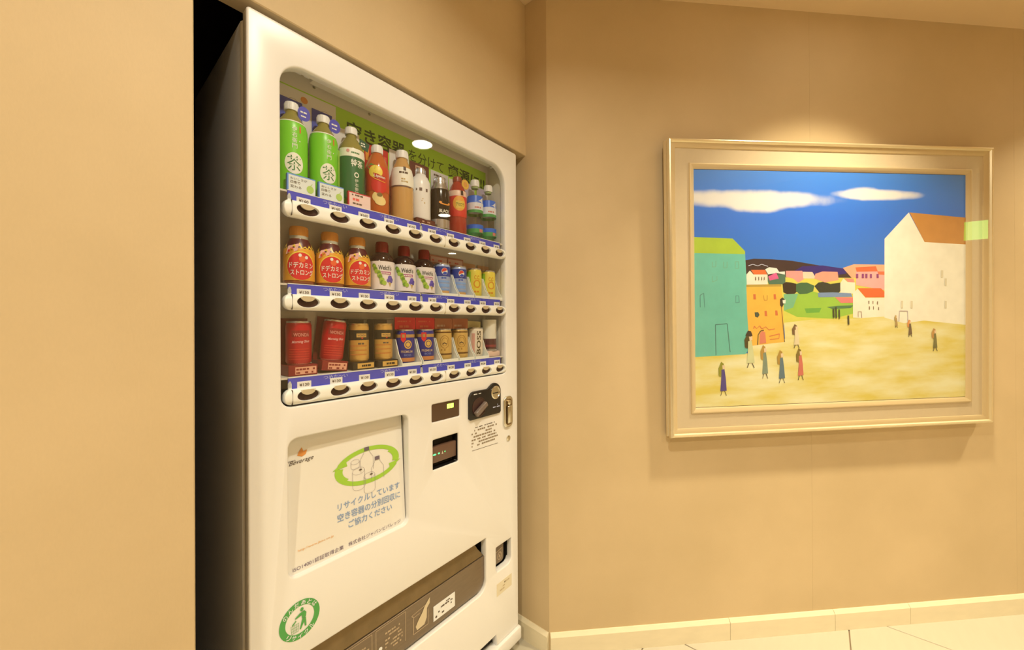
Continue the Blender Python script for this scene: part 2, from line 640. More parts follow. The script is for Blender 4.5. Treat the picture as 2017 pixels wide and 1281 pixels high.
# display case behind the window
ins = MB()
ins.box(.285, .090, .99, 1.022, .094, 1.83 - .03, M_BODY2)
ins.build('display_back', vm)
MB().box(1.0125, .020, .995, 1.0165, .0905, 1.80, M_BODY2).build('display_side', vm)
MB().box(.2835, .027, .995, .2875, .0905, 1.80, M_BODY2).build('display_side', vm)
MB().box(.285, .027, 1.80, 1.0165, .094, 1.803, M_BODY2).build('display_ceiling', vm)
MB().box(.285, .027, 1.000, 1.0165, .094, 1.004, M_BODY2).build('display_floor', vm)
MB().box(.372, .030, 1.768, .985, .062, 1.7995, M_BODY2, .004).build('lamp_housing', vm)
for x in (.338, .356):
    MB().box(x, .030, 1.772, x + .013, .052, 1.792, M_PAPER, .002).build('lamp_bracket', vm)
MB().box(.990, .028, 1.768, .998, .060, 1.785, M_PAPER, .002).build('lamp_bracket', vm)
for x, z in ((.395, 1.782), (.54, 1.779)):
    MB().lathe([(.0035, 0), (.0035, .0015), (.0005, .002)], M_CHROME, 12, (x, .0898, z), 'y').build('screw', vm)

# banner on the back wall
bn = MB()
M_LIME = mat('banner_lime', (172, 206, 52), .6)
fn = flat(.0898)
bn.box(.298, .0888, 1.50, 1.0, .0899, 1.7605, mat('banner_white', (232, 210, 172), .6))
bn.put(rect2(.298, 1.7575, 1.0, 1.7605), fn, .0012, M_LIME)
bn.put(rect2(.448, 1.60, 1.0, 1.7575), fn, .0012, M_LIME)
bnr = bn.build('banner', vm, 0)
lt = MB()
M_DGREEN = mat('banner_dark_green', (38, 72, 22), .6)
lt.put(text2('空き容器', .565, 1.716, .178, .044, 1.3), fn, .0018, M_DGREEN)
lt.put(text2('を分けて', .733, 1.714, .135, .036), fn, .0018, M_DGREEN)
lt.put(text2('資源に!!', .906, 1.716, .174, .044, 1.3), fn, .0018, M_DGREEN)
lt.put(dashes2(.330, 1.720, .375, 1, .008, 91, .8), fn, .0018, M_INK)
lt.put(ell2(.372, 1.739, .008, .008), fn, .0018, mat('logo_orange', (226, 140, 60), .6))
lt.put(dashes2(.405, 1.725, .443, 1, .005, 92, .7), fn, .0018, M_INK)
lt.build('lettering', bnr, 0)

SHELF = (1.490, 1.290, 1.088)
RAILS = ((1.432, 1.468), (1.2325, 1.2668), (1.030, 1.0635))
BTN = [.344 + .0702 * i for i in range(10)]
BTN_ME = None
PRICES = (['¥160'] * 3 + ['¥150'] * 7, ['¥130'] * 10, ['¥130'] * 10)
for r in range(3):
    z0, z1 = RAILS[r]
    zc = (z0 + z1) / 2 + .001
    rail = plate('button_rail', rrect(.2965, z0, 1.0065, z1, .0155, 6),
                 [ellipse_pts(u, zc, .0232, .0120) for u in BTN], -.004, .020, .0016, M_RAIL, vm, 3)
    for p in rail.data.vertices:     # rounded front
        t_ = (p.co.z - (z0 + z1) / 2) / ((z1 - z0) / 2)
        if p.co.y < .006:
            p.co.y += .0085 * t_ * t_ * abs(t_)
    for u in BTN:
        if BTN_ME is None:
            b = MB()
            b.put(ell2(0, 0, .026, .0142, 3), lambda x, z, off: (x, .004 + .004 * (1 - (x / .026) ** 2) - off, z), 0, M_BROWN)
            half = [(.0155 * cos(a), .0124 - .0115 * sin(a)) for a in [pi * i / 14 for i in range(15)]]
            b.prism([(-.0155, .0128), *[(-x, z) for x, z in half][0:], (.0155, .0128)][1:-1], -.0005, .003, M_TABB)
            bo = b.build('button', rail)
            BTN_ME = bo.data
        else:
            bo = bpy.data.objects.new('button', BTN_ME)
            COL.objects.link(bo)
            bo.parent = rail
        bo.location = (u, 0, zc)
    MB().box(.3108, -.0043, z0 + .001, .3114, .004, z1 - .001, M_INK).build('joint', rail)
    MB().box(.7280, -.0043, z0 + .001, .7285, .004, z1 - .001, M_TABB).build('joint', rail)
    # shelf plate, price strips
    s = SHELF[r]
    MB().box(.288, .0155, s - .004, 1.012, .0895, s, M_BODY2).build('shelf', vm)
    for k, (a, b_) in enumerate(((.308, .6485), (.6545, .9905))):
        st = MB().box(a, .0112, z1 - .012, b_, .0150, s - .001, M_BLUE, .0006, 1).build('price_strip', vm)
        MB().box(a, .0108, s - .0012, b_, .0156, s + .0003, M_WHITE).build('strip_edge', st)
        lw = MB()
        f2 = flat(.0112)
        for cx in ((.409, .551) if k == 0 else (.722, .864)):
            lw.put(text2('つめた〜い', cx, s - .0075, .056, .0085), f2, .0006, M_INKL)
        lw.build('lettering', st, 0)
        for i in range(5):
            j = k * 5 + i
            u = BTN[j] - .0045
            MB().box(u - .0145, .0098, s - .0255, u + .0145, .0111, s - .0105, M_PAPER, .0005, 1).put(
                text2(PRICES[r][j], u, s - .0178, .020, .0066, True), flat(.0098), .0004, M_INK).build('price_tag', st, 0)
    for x in (.3105, .6515):
        MB().prism([(x - .0032, z1 - .008), (x + .0032, z1 - .008), (x + .0032, s - .014), (x + .0012, s - .008), (x - .0012, s - .008), (x - .0032, s - .014)][::1], .0085, .0125, M_WHITE).build('clip', vm)
# window sheets between the rails
for a, b_ in ((1.4705, 1.766), (1.269, 1.4295), (1.066, 1.230)):
    MB().put(rect2(.2895, a, 1.0100, b_), flat(.0085), 0, M_CLEAR).build('window_pane', vm, 0)

# ---- poster window
def poster_fn(x, z, off):
    t = (z - .66) / .3
    return (x, .0125 + .0195 * t - off, z)
pst = MB()
pst.put(rect2(.296, .655, .5975, .965), poster_fn, 0, mat('poster_cream', (244, 222, 184), .45))
poster = pst.build('poster', vm, 0)
MB().box(.298, .034, .65, .606, .036, .97, M_GASKET).box(.6015, .024, .65, .604, .036, .97, M_BODY2).build('poster_case', vm)
pp = MB()
M_RG = mat('arrow_green', (168, 200, 54), .5)
M_LB = mat('poster_blue', (146, 158, 168), .6)
M_LINE = mat('poster_grey_line', (160, 138, 122), .6)
M_ORG = mat('poster_orange', (244, 172, 88), .6)
o_ = .0008
AX, AZ = .498, .8455
pp.put(ring2(AX, AZ, .0740, .0350, .0870, .0450, radians(38), radians(157), 34), poster_fn, o_, M_RG)
pp.put(ring2(AX, AZ, .0680, .0310, .0870, .0450, radians(-14), radians(38), 18), poster_fn, o_, M_RG)
pp.put(ring2(AX, AZ, .0740, .0350, .0870, .0450, radians(218), radians(337), 34), poster_fn, o_, M_RG)
pp.put(ring2(AX, AZ, .0680, .0310, .0870, .0450, radians(166), radians(218), 18), poster_fn, o_, M_RG)
pp.put(poly2([(.5540, .8330), (.5890, .8370), (.5580, .8190)]), poster_fn, o_ * 1.2, M_RG)
pp.put(poly2([(.4060, .8540), (.4420, .8580), (.4380, .8740)]), poster_fn, o_ * 1.2, M_RG)
def outline_can(cx, zb, r, h):
    pp.put(ring2(cx, zb + h, r - .0006, r * .55 - .0006, r, r * .55, n=24), poster_fn, o_ * 1.5, M_LINE)
    pp.put(line2([(cx - r, zb + h), (cx - r, zb)], .0007), poster_fn, o_ * 1.5, M_LINE)
    pp.put(line2([(cx + r, zb + h), (cx + r, zb)], .0007), poster_fn, o_ * 1.5, M_LINE)
    pp.put(ring2(cx, zb, r - .0006, r * .55 - .0006, r, r * .55, pi, 2 * pi, 16), poster_fn, o_ * 1.5, M_LINE)
for a in ((.470, .800, .016, .038), (.498, .783, .015, .036), (.462, .850, .011, .012)):
    outline_can(*a)
pp.put(ell2(.475, .840, .004, .0018), poster_fn, o_ * 2, M_INK)
pp.put(ell2(.503, .821, .004, .0018), poster_fn, o_ * 2, M_INK)
for cx, cz in ((.493, .862), (.521, .832)):
    pts = [(cx - .017, cz - .030), (cx - .017, cz + .002), (cx - .008, cz + .015), (cx - .007, cz + .020), (cx + .007, cz + .020), (cx + .008, cz + .015), (cx + .017, cz + .002), (cx + .017, cz - .030)]
    pp.put(line2(pts, .0007), poster_fn, o_ * 1.5, M_LINE)
    pp.put(rect2(cx - .0065, cz + .020, cx + .0065, cz + .029), poster_fn, o_ * 2, mat('cap_grey', (120, 96, 92), .6))
pp.put(text2('リサイクルしています', .4995, .7680, .168, .0165, True), poster_fn, o_, M_LB)
pp.put(text2('空き容器の分別回収に', .4990, .7430, .170, .0185, True), poster_fn, o_, M_LB)
pp.put(text2('ご協力ください', .4990, .7195, .118, .0175, True), poster_fn, o_, M_LB)
pp.put(text2('ISO14001認証取得企業　株式会社ジャパンビバレッジ', .4490, .6735, .266, .0098), poster_fn, o_, mat('poster_purple_ink', (120, 92, 100), .6))
pp.put(text2('http://www.jbinc.co.jp', .3655, .7085, .077, .0065), poster_fn, o_, M_ORG)
pp.put(text2('Japan', .3170, .9030, .020, .006, shear=.4), poster_fn, o_, M_INK)
pp.put(text2('Beverage', .3400, .8985, .050, .012, shear=.5, ang=.06), poster_fn, o_, M_INK)
pp.put(poly2([(.331, .912), (.334, .919), (.341, .928), (.344, .919), (.352, .921), (.349, .912), (.341, .908)]), poster_fn, o_, mat('logo_orange', (226, 140, 60), .6))
pp.build('print', poster, 0)

# ---- recycling mark on the door
rm = MB()
cx, cz, Rr = .325, .5695, .0405
rm.put(ring2(cx, cz, .0288, .0288, Rr, Rr, n=48), flat(0), .0006, M_GREEN)
def arc_text(body, a0, a1, rad, size, flip=False):
    n = len(body)
    for i, ch in enumerate(body):
        a = a0 + (a1 - a0) * (i + .5) / n
        rm.put(text2(ch, cx + rad * cos(a), cz + rad * sin(a), size, size, True, (a - pi / 2) if not flip else (a + pi / 2)), flat(0), .0012, M_PAPER)
arc_text('のんだあとは', radians(158), radians(22), .0346, .0092)
arc_text('リサイクル', radians(218), radians(322), .0346, .0092, True)
rm.put(ell2(cx + .0035, cz + .0205, .0034, .0038, 2, 16), flat(0), .0012, M_GREEN)
rm.put(poly2([(cx + .0000, cz + .014), (cx + .008, cz + .016), (cx + .0125, cz + .010), (cx + .0115, cz + .0015), (cx + .0040, cz - .0005), (cx + .003, cz + .008), (cx - .010, cz + .0055), (cx - .0095, cz + .0085)]), flat(0), .0012, M_GREEN)
rm.put(poly2([(cx + .0040, cz - .0015), (cx + .0115, cz + .0005), (cx + .0125, cz - .019), (cx + .0095, cz - .019), (cx + .0080, cz - .008), (cx + .0015, cz - .021), (cx - .0010, cz - .020)]), flat(0), .0012, M_GREEN)
rm.put(poly2([(cx - .0160, cz - .003), (cx - .0085, cz + .003), (cx - .0075, cz + .001), (cx - .0145, cz - .0055)]), flat(0), .0012, M_GREEN)
for k in range(5):
    x = cx - .018 + .0038 * k
    rm.put(line2([(x, cz - .0055), (x + .0015 - .0007 * k, cz - .0225)], .0006), flat(0), .0012, M_GREEN)
for k in range(4):
    rm.put(line2([(cx - .0185 + .0005 * k, cz - .0055 - .0055 * k), (cx - .0020 - .0007 * k, cz - .0055 - .0055 * k)], .0006), flat(0), .0012, M_GREEN)
rm.build('recycling_mark', vm, 0)

# ---- amount display
dsp = MB().box(.676, .004, .914, .791, .007, .974, mat('smoked_panel', (92, 62, 36), .15)).build('amount_display', vm)
M_LED = glow('led_yellow_green', (.62, 1.0, .10), 3.2)
MB().put(rect2(.7385, .9485, .749, .962), flat(.004), .0005, M_LED).put(rect2(.7505, .9485, .764, .962), flat(.004), .0005, M_LED).build('led_digits', dsp, 0)
# ---- banknote slot
bl = MB()
bl.box(.679, .030, .776, .784, .034, .871, M_BLACK)
bl.box(.6805, .004, .866, .7825, .031, .870, M_BLACK).box(.6805, .004, .777, .7825, .031, .781, M_BLACK)
bl.box(.679, .004, .777, .6835, .031, .870, M_BLACK).box(.7795, .004, .777, .784, .031, .870, M_BLACK)
blo = bl.build('banknote_slot', vm)
MB().box(.684, .008, .796, .778, .028, .843, mat('smoked_brown', (112, 78, 54), .25), .002).build('slot_mouth', blo)
M_LEDG = glow('led_green', (.10, 1.0, .22), 3.0)
for x, w in ((.694, .012), (.710, .007), (.733, .003)):
    MB().put(ell2(x, .821, w / 2, .0022, 2, 12), flat(.008), .0005, M_LEDG).build('led', blo, 0)
MB().put(poly2([(.7200, .816), (.7265, .816), (.7232, .826)]), flat(.008), .0006, mat('icon_cream', (206, 186, 140), .5)).build('arrow_icon', blo, 0)
# ---- coin unit
co = [(.827, .896), (.966, .896), (.972, .902), (.972, .960)]
co += [(.9405 + .0315 * cos(radians(a)), .9705 + .0315 * sin(radians(a))) for a in range(0, 126, 9)]
co += [(.906, .986), (.842, .986), (.832, .983), (.825, .976), (.821, .966), (.821, .902)]
coin = plate('coin_unit', co, [], -.007, .010, .0022, M_BLACK, vm)
MB().lathe([(.0225, 0), (.0225, .002), (.0190, .0035), (.0175, .0015), (.0005, .0015)], M_CHROME, 36, (.9435, -.007, .9700), 'y').build('coin_disc', coin)
MB().box(.9290, -.0098, .9672, .9560, -.0080, .9702, M_BLACK).build('coin_slit', coin)
MB().lathe([(.0315, 0), (.0315, .0015), (.0290, .0015), (.0285, .0004), (.0005, .0004)], M_BROWN, 36, (.8640, -.007, .9330), 'y').build('lever_dish', coin)
MB().box(.8350, -.024, .9200, .8930, -.009, .9370, mat('lever_smoke', (128, 104, 82), .25), .004, 3,
         rot=Matrix.Rotation(radians(-32), 3, 'Y')).build('return_lever', coin)
MB().put(dashes2(.840, .9755, .858, 1, .006, 93, .95), flat(-.007), .0005, M_PAPER).put(dashes2(.862, .9755, .874, 1, .006, 94, .95), flat(-.007), .0005, M_PAPER).put(
    dashes2(.930, .926, .966, 2, .007, 5), flat(-.007), .0005, M_INKL).build('lettering', coin, 0)
# ---- notice printed on the door
MB().put(dashes2(.850, .866, .955, 1, .006, 1, .5), flat(0), .0006, M_INK).put(dashes2(.836, .856, .962, 6, .0098, 2, .72), flat(0), .0006, mat('notice_ink', (150, 122, 84), .7)).put(
    line2([(.838, .796), (.962, .792)], .0012), flat(0), .0006, M_INK).build('notice_print', vm, 0)
# ---- door handle and lock
hd = plate('door_handle', rrect(.9885, .836, 1.0365, .947, .018), [], -.008, .010, .004, M_CHROME, vm, 3)
MB().prism(rrect(.9965, .846, 1.0285, .937, .011), -.0088, -.0075, mat('handle_shadow', (150, 116, 70), .3, metal=1.0)).build('handle_dish', hd)
MB().box(1.0005, -.017, .852, 1.0245, -.0085, .915, M_CHROME, .005, 3).build('handle_grip', hd)
MB().lathe([(.009, 0), (.009, .004), (.006, .006), (.0005, .006)], M_CHROME, 24, (1.0125, -.0085, .925), 'y').build('key_lock', hd)
MB().lathe([(.0095, 0), (.0095, .003), (.007, .004), (.0005, .0035)], M_CHROME, 24, (1.0165, -.0002, .796), 'y').build('small_lock', vm)

# ---- delivery slot
dl = MB()
dl.box(.268, .14, .30, .908, .145, .50, M_GASKET).box(.268, .026, .490, .908, .145, .495, M_GASKET).box(.268, .026, .305, .908, .145, .310, M_GASKET)
dl.box(.903, .026, .31, .908, .145, .49, M_GASKET).box(.268, .026, .31, .273, .145, .49, M_GASKET)
dlo = dl.build('delivery_slot', vm)
fp = [(.274, .028, .490), (.862, .028, .490), (.880, .020, .455), (.8995, .0125, .4295), (.274, .0125, .4295)]
fpb = [(x, y + .003, z) for x, y, z in fp]
MB().raw(fp + fpb, [[4, 3, 2, 1, 0], [5, 6, 7, 8, 9], [0, 1, 6, 5], [1, 2, 7, 6], [2, 3, 8, 7], [3, 4, 9, 8], [4, 0, 5, 9]], M_STEEL2).build('flap', dlo, .3)
lp = plate('lower_panel', rrect(.275, .3215, .9005, .4285, (.002, .002, .036, .036)), [], .008, .006, .002, M_STEEL, vm)
fl_ = flat(.008)
M_PRL = mat('panel_print_tan', (196, 160, 112), .5)
ic = MB()
ic.put(line2([(.6125, .3985), (.6125, .3985), (.6180, .3930), (.6180, .345), (.6180, .345), (.6680, .345), (.6680, .388)], .0022), fl_, .0006, M_PRL)
ic.put(line2([(.6125, .399), (.668, .4045)], .0018), fl_, .0006, M_PRL)
ic.put(line2([(.6180, .3905), (.640, .3925)], .0018), fl_, .0006, M_PRL)
ic.put(poly2([(.6740, .418), (.6740, .402), (.6640, .392), (.6630, .366), (.655, .352), (.630, .350), (.6255, .362), (.634, .374), (.648, .389), (.656, .402)]), fl_, .0008, mat('hand_tan', (222, 190, 136), .5))
ic.build('hand_pictogram', lp, 0)
stk = MB().box(.6870, .0068, .338, .7690, .0078, .381, M_PAPER)
stk.put(dashes2(.704, .364, .764, 3, .009, 8, .5), flat(.0068), .0005, M_INK).put(ell2(.6965, .3475, .0035, .0035, 2, 12), flat(.0068), .0005, M_INK).put(dashes2(.734, .3710, .752, 1, .007, 95, .9), flat(.0068), .0005, M_INK)
stk.build('caution_sticker', lp, 0)
for a, b_, sd in ((.5060, .5930, 11), (.4050, .4950, 12), (.3050, .3950, 13)):
    q = MB()
    q.put(line2([(a, .3450), (a, .424), (b_, .424), (b_, .345)], .0014), fl_, .0005, M_PRL)
    q.put(dashes2(a + .026, .400, b_ - .004, 6, .009, sd, .7), fl_, .0005, M_PRL)
    q.put(ell2(a + .012, .372, .0055, .0055, 2, 16), fl_, .0006, M_PAPER)
    q.build('instruction_print', lp, 0)
# ---- coin return
rt = MB()
rt.box(.945, .034, .342, 1.038, .038, .438, M_BLACK).box(1.031, .020, .342, 1.036, .036, .438, M_BLACK).box(.947, .020, .342, .952, .036, .438, M_BLACK)
rto = rt.build('coin_return', vm)
MB().prism(rrect(.953, .362, 1.006, .432, .012), .016, .022, mat('return_flap_brown', (124, 100, 72), .3)).build('return_flap', rto)
MB().put(ring2(.985, .385, .009, .011, .0115, .0135, n=20), flat(.016), .0005, M_PRL).put(line2([(.958, .402), (1.0, .408)], .002), flat(.016), .0005, M_PRL).put(
    text2('¥', .985, .385, .010, .013, True), flat(.016), .0006, M_PRL).build('return_icon', rto, 0)
MB().box(.9525, -.0005, .264, 1.0325, .0006, .3065, mat('aged_sticker', (236, 208, 156), .6), 0).put(dashes2(.962, .293, 1.022, 3, .009, 21, .35), flat(-.0005), .0004, mat('faded_ink', (206, 172, 118), .7)).put(
    dashes2(.992, .2945, 1.006, 1, .006, 96, .95), flat(-.0005), .0004, mat('sticker_brown', (160, 116, 70), .7)).build('return_sticker', vm, 0)
# slanted holders for the cans
HOLD = None
for r, cols in ((1, (6, 7, 8, 9)), (2, (4, 5, 6, 7, 8))):
    for c in cols:
        if HOLD is None:
            h = MB()
            for sx in (-1, 1):
                x = sx * .0318
                pts = [(.018, 0), (.019, .010), (.034, .030), (.050, .072), (.088, .076), (.088, 0)]
                v = [(x - .0010, y, z) for y, z in pts] + [(x + .0010, y, z) for y, z in pts]
                n = len(pts)
                h.raw(v, [list(range(n))[::-1], list(range(n, 2 * n))] + [[i, (i + 1) % n, n + (i + 1) % n, n + i] for i in range(n)], M_WHITE)
            h.box(-.0318, .017, 0, .0318, .0195, .0075, M_WHITE)
            h.box(-.0318, .0195, 0, .0318, .086, .0015, M_WHITE)
            ho = h.build('can_holder', vm, .4)
            HOLD = ho.data
        else:
            ho = bpy.data.objects.new('can_holder', HOLD)
            COL.objects.link(ho)
            ho.parent = vm
        ho.location = (BTN[c] + .001, 0, SHELF[r])

# ================================================================== DRINKS ON SHOW
M_CAPW = mat('cap_white', (244, 226, 196), .4)
M_TEA = mat('tea_olive', (150, 132, 58), .12, spec=.6)
M_SILVER = mat('can_silver', (214, 200, 176), .25, metal=.9)
M_CREAM = mat('print_cream', (248, 230, 190), .45)
M_KGREEN = mat('print_deep_green', (52, 118, 52), .45)
def drink(name, label, cat, group, u, row, w=.052, tilt=0.0, z=0.0, turn=0.0):
    o = empty(name, (u, w, SHELF[row] + z + .0005), (0, tilt, turn))
    tag(o, label, cat, group)
    return o
def card(parent, name, x0, z0, x1, z1, y, m, extra=None):
    b = MB().box(x0, y, z0, x1, y + .0012, z1, m)
    if extra:
        extra(b, flat(y))
    return b.build(name, parent, 0)
def pet(parent, prof, body, cap, r_cap, z_cap, h_cap, n=36):
    MB().lathe([(.0005, 0.0)] + prof + [(.0005, prof[-1][1])], body, n).build('body', parent, 1.0)
    c = MB().lathe([(.0005, z_cap), (r_cap, z_cap), (r_cap * 1.0, z_cap + h_cap * .8), (r_cap * .93, z_cap + h_cap), (.0005, z_cap + h_cap)], cap, 28)
    for i in range(24):
        a = 2 * pi * i / 24
        c.box(-.0004, -r_cap - .0004, z_cap + .002, .0004, -r_cap + .0004, z_cap + h_cap * .78, cap, rot=Matrix.Rotation(a, 3, 'Z'), piv=(0, 0, 0))
    c.build('cap', parent, .5)
def can(parent, R, H, body):
    MB().lathe([(.0005, .003), (R * .80, .001), (R * .86, 0), (R * .92, .002), (R, .007), (R, H - .010), (R * .93, H - .004)], body, 40).build('body', parent, .8)
    MB().lathe([(R * .93, H - .0045), (R * .955, H - .002), (R * .945, H), (R * .89, H), (R * .86, H - .0035), (.0005, H - .0035)], M_SILVER, 36).lathe(
        [(R * .87, -.0001), (R * .93, .0023)], M_SILVER, 36).build('rim', parent, .8)

# ---- first row
TEA_PROF = [(.027, 0), (.0305, .003), (.0315, .008), (.0315, .140), (.0308, .150), (.0270, .163), (.0190, .176), (.0125, .185), (.0118, .193)]
M_LG = mat('label_bright_green', (124, 200, 40), .35)
for i, (u, lab) in enumerate(((.333, 'bright green tea bottle at the left end of the top shelf'), (.403, 'bright green tea bottle second from the left on the top shelf'))):
    TURN = (-.24, -.10)[i]
    o = drink('tea_bottle', lab, 'bottle', 'green tea bottles on the top shelf', u, 0, .0575)
    pet(o, TEA_PROF, M_TEA, M_CAPW, .0145, .1925, .0175)
    lb = MB()
    lprof = [(.0318, .004), (.0320, .140), (.0314, .150), (.0285, .1605)]
    lb.lathe(lprof, M_LG, 40)
    lb.lathe([(.0292, .1592), (.0284, .1618)], M_CREAM, 40)
    fn = cyl(.0320)
    lb.put(ell2(.0015, .066, .0185, .0235, 6, 28), fn, .0004, M_CREAM)
    lb.put(text2('茶', .0015, .066, .027, .033), fn, .0008, M_KGREEN)
    lb.put(vtext2('伊右衛門', .0025, .148, .0100, .0125), fn, .0005, M_CREAM)
    lb.put(dashes2(.0115, .126, .0160, 3, .005, 103, .9), fn, .0005, M_CREAM)
    lb.put(rect2(.0120, .136, .0155, .150), fn, .0005, mat('seal_orange', (214, 120, 50), .5))
    lb.build('label', o, .5)
    card(o, 'backing_card', -.040 + .026, .130, .034, .238, .029, mat('card_blue', (62, 72, 140), .5))
    nt_ = MB()
    nt_.put(ring2(.022, .193, .0003, .0003, .0135, .0165, n=28), flat(-.012), 0, mat('tag_violet', (70, 70, 160), .45))
    nt_.put(dashes2(.014, .194, .031, 1, .007, 101, .95), flat(-.012), .0005, M_CREAM)
    nt_.put(dashes2(.015, .185, .030, 1, .006, 102, .95), flat(-.012), .0005, M_CREAM)
    nt_.put(ring2(.0, .207, .0125, .0125, .0130, .0130, 0, pi, 20), flat(-.010), 0, M_INK)
    nt_.build('neck_tag', o, 0)
TURN = -.27
o = drink('tea_bottle', 'dark green tea bottle with white lettering beside the bright green ones', 'bottle', 'drinks on the top shelf', .472, 0, .0575)
pet(o, TEA_PROF, M_TEA, M_CAPW, .0145, .1925, .0175)
lb = MB()
lb.lathe([(.0319, .022), (.0320, .128)], mat('label_deep_green', (46, 104, 54), .35), 40)
lb.lathe([(.0319, .004), (.0319, .022)], mat('label_yellow_green', (140, 172, 62), .35), 40)
lb.lathe([(.0320, .128), (.0320, .140), (.0312, .149)], M_CREAM, 40)
fn = cyl(.0320)
lb.put(text2('特茶', .008, .112, .030, .019, True), fn, .0005, M_CREAM)
lb.put(ring2(.006, .083, .0035, .0042, .0058, .0068, n=18), fn, .0005, M_CREAM)
lb.put(vtext2('伊右衛門', .006, .074, .0085, .0105), fn, .0005, M_CREAM)
lb.put(ell2(-.014, .141, .004, .004, 2, 12), fn, .0005, mat('seal_pink', (232, 150, 130), .5))
lb.put(dashes2(-.006, .136, .020, 1, .007, 31, .8), fn, .0005, M_KGREEN)
lb.build('label', o, .5)
nt_ = MB().box(.010, -.022, .158, .036, -.021, .180, mat('tag_green', (40, 84, 56), .5), rot=Matrix.Rotation(.25, 3, 'Y')).put(dashes2(.014, .171, .032, 2, .006, 33, .8), flat(-.022), .0004, M_CREAM)
nt_.build('neck_tag', o, 0)
card(o, 'backing_card', -.030, .10, .038, .218, .0300, mat('card_ivory', (236, 214, 178), .5))
o2 = MB().put(poly2([(-.036 + .020 * cos(a) * (1 if cos(a) > 0 else 0), .088 + .055 * sin(a)) for a in [(-.5 + i / 12) * pi for i in range(13)]]), flat(-.004), 0, mat('leaf_card_green', (142, 178, 50), .4))
o2.build('side_card', o, 0)

TURN = -.66
o = drink('tea_bottle', 'red fruit tea bottle with a yellow round logo and peach picture', 'bottle', 'drinks on the top shelf', .5435, 0, .0565)
RT_PROF = [(.026, 0), (.0300, .004), (.0305, .010), (.0305, .115), (.0285, .135), (.0215, .155), (.0150, .166), (.0125, .170)]
M_RTEA = mat('tea_red_brown', (196, 96, 40), .12, spec=.6)
pet(o, RT_PROF, M_RTEA, M_CAPW, .0148, .170, .0205)
fn = revolve_map([(r + .0003, z) for r, z in RT_PROF], .0305)
lb = MB()
M_RED = mat('print_red', (214, 46, 38), .35)
M_YEL = mat('print_yellow', (246, 206, 70), .4)
lb.put(rect2(-.095, .062, .095, .128, 48, 8), fn, .0003, mat('label_red_orange', (206, 66, 34), .35))
lb.put(poly2([(-.018, .118), (-.002, .118), (.0, .128), (-.012, .134), (-.024, .126)]), fn, .0010, M_GREEN)
lb.put(ell2(.000, .112, .0175, .0170, 6, 24), fn, .0008, M_YEL)
lb.put(ell2(.009, .078, .0200, .0230, 6, 24), fn, .0012, M_RED)
lb.put(poly2([(-.006, .108), (.004, .106), (.014, .102), (.024, .101), (.024, .089), (.012, .091), (.000, .096)]), fn, .0022, mat('ribbon_red', (196, 44, 34), .35))
lb.put(text2('Lipton', .0095, .0985, .027, .0092, True, -.12), fn, .0030, M_CREAM)
lb.put(line2([(-.006, .095), (.000, .092), (.010, .0885), (.024, .0865)], .0022), fn, .0026, mat('print_orange', (244, 150, 50), .4))
lb.put(dashes2(.000, .078, .020, 1, .009, 104, .7), fn, .002, M_INK)
lb.put(ell2(.005, .046, .0135, .0140, 5, 22), fn, .0006, mat('peach_flesh', (246, 206, 120), .45))
lb.put(ell2(.012, .036, .0145, .0120, 5, 22), fn, .0010, mat('peach_flesh', (246, 206, 120), .45))
lb.put(ell2(.010, .052, .0065, .0055, 3, 16), fn, .0016, mat('peach_stone', (126, 96, 34), .5))
lb.build('label', o, .5)
def redcard(b, f):
    b.put(rect2(-.016, .160, -.006, .196), f, .0005, mat('print_orange', (244, 150, 50), .4))
    b.put(rect2(.040, .150, .048, .186), f, .0005, mat('print_pink_red', (232, 84, 62), .4))
card(o, 'backing_card', -.0200, .0, .0530, .2070, .0315, mat('card_red', (196, 30, 28), .45), redcard)

TURN = -.72
o = drink('milk_tea_bottle', 'tan milk tea bottle with a white upper label on the top shelf', 'bottle', 'drinks on the top shelf', .6205, 0, .0555)
MT_PROF = [(.027, 0), (.0310, .004), (.0315, .010), (.0315, .092), (.0310, .096), (.0315, .100), (.0310, .130), (.0265, .150), (.0180, .170), (.0145, .180), (.0140, .183)]
pet(o, MT_PROF, mat('milk_tea', (206, 152, 82), .2, spec=.5), M_CAPW, .0170, .182, .021)
fn = revolve_map([(r + .0003, z) for r, z in MT_PROF], .0315)
lb = MB()
lb.put(rect2(-.0985, .098, .0985, .150, 48, 8), fn, .0004, M_CREAM)
lb.put(line2([(-.030 + .005 * i, .0955 + .000 * i) for i in range(13)], .0030), fn, .0006, mat('ink_grey_brown', (110, 84, 70), .5))
lb.put(dashes2(-.004, .131, .024, 1, .012, 41, .95), fn, .0010, M_INK)
lb.put(dashes2(.002, .114, .022, 2, .007, 42, .6), fn, .0010, mat('print_gold', (196, 156, 84), .4))
lb.put(rect2(.008, .140, .016, .152, 3, 2), fn, .0012, mat('print_dark_brown', (74, 50, 36), .5))
lb.build('label', o, .5)
card(o, 'backing_card', -.0210, .0, .0450, .2160, .0315, mat('card_ivory', (236, 214, 178), .5))

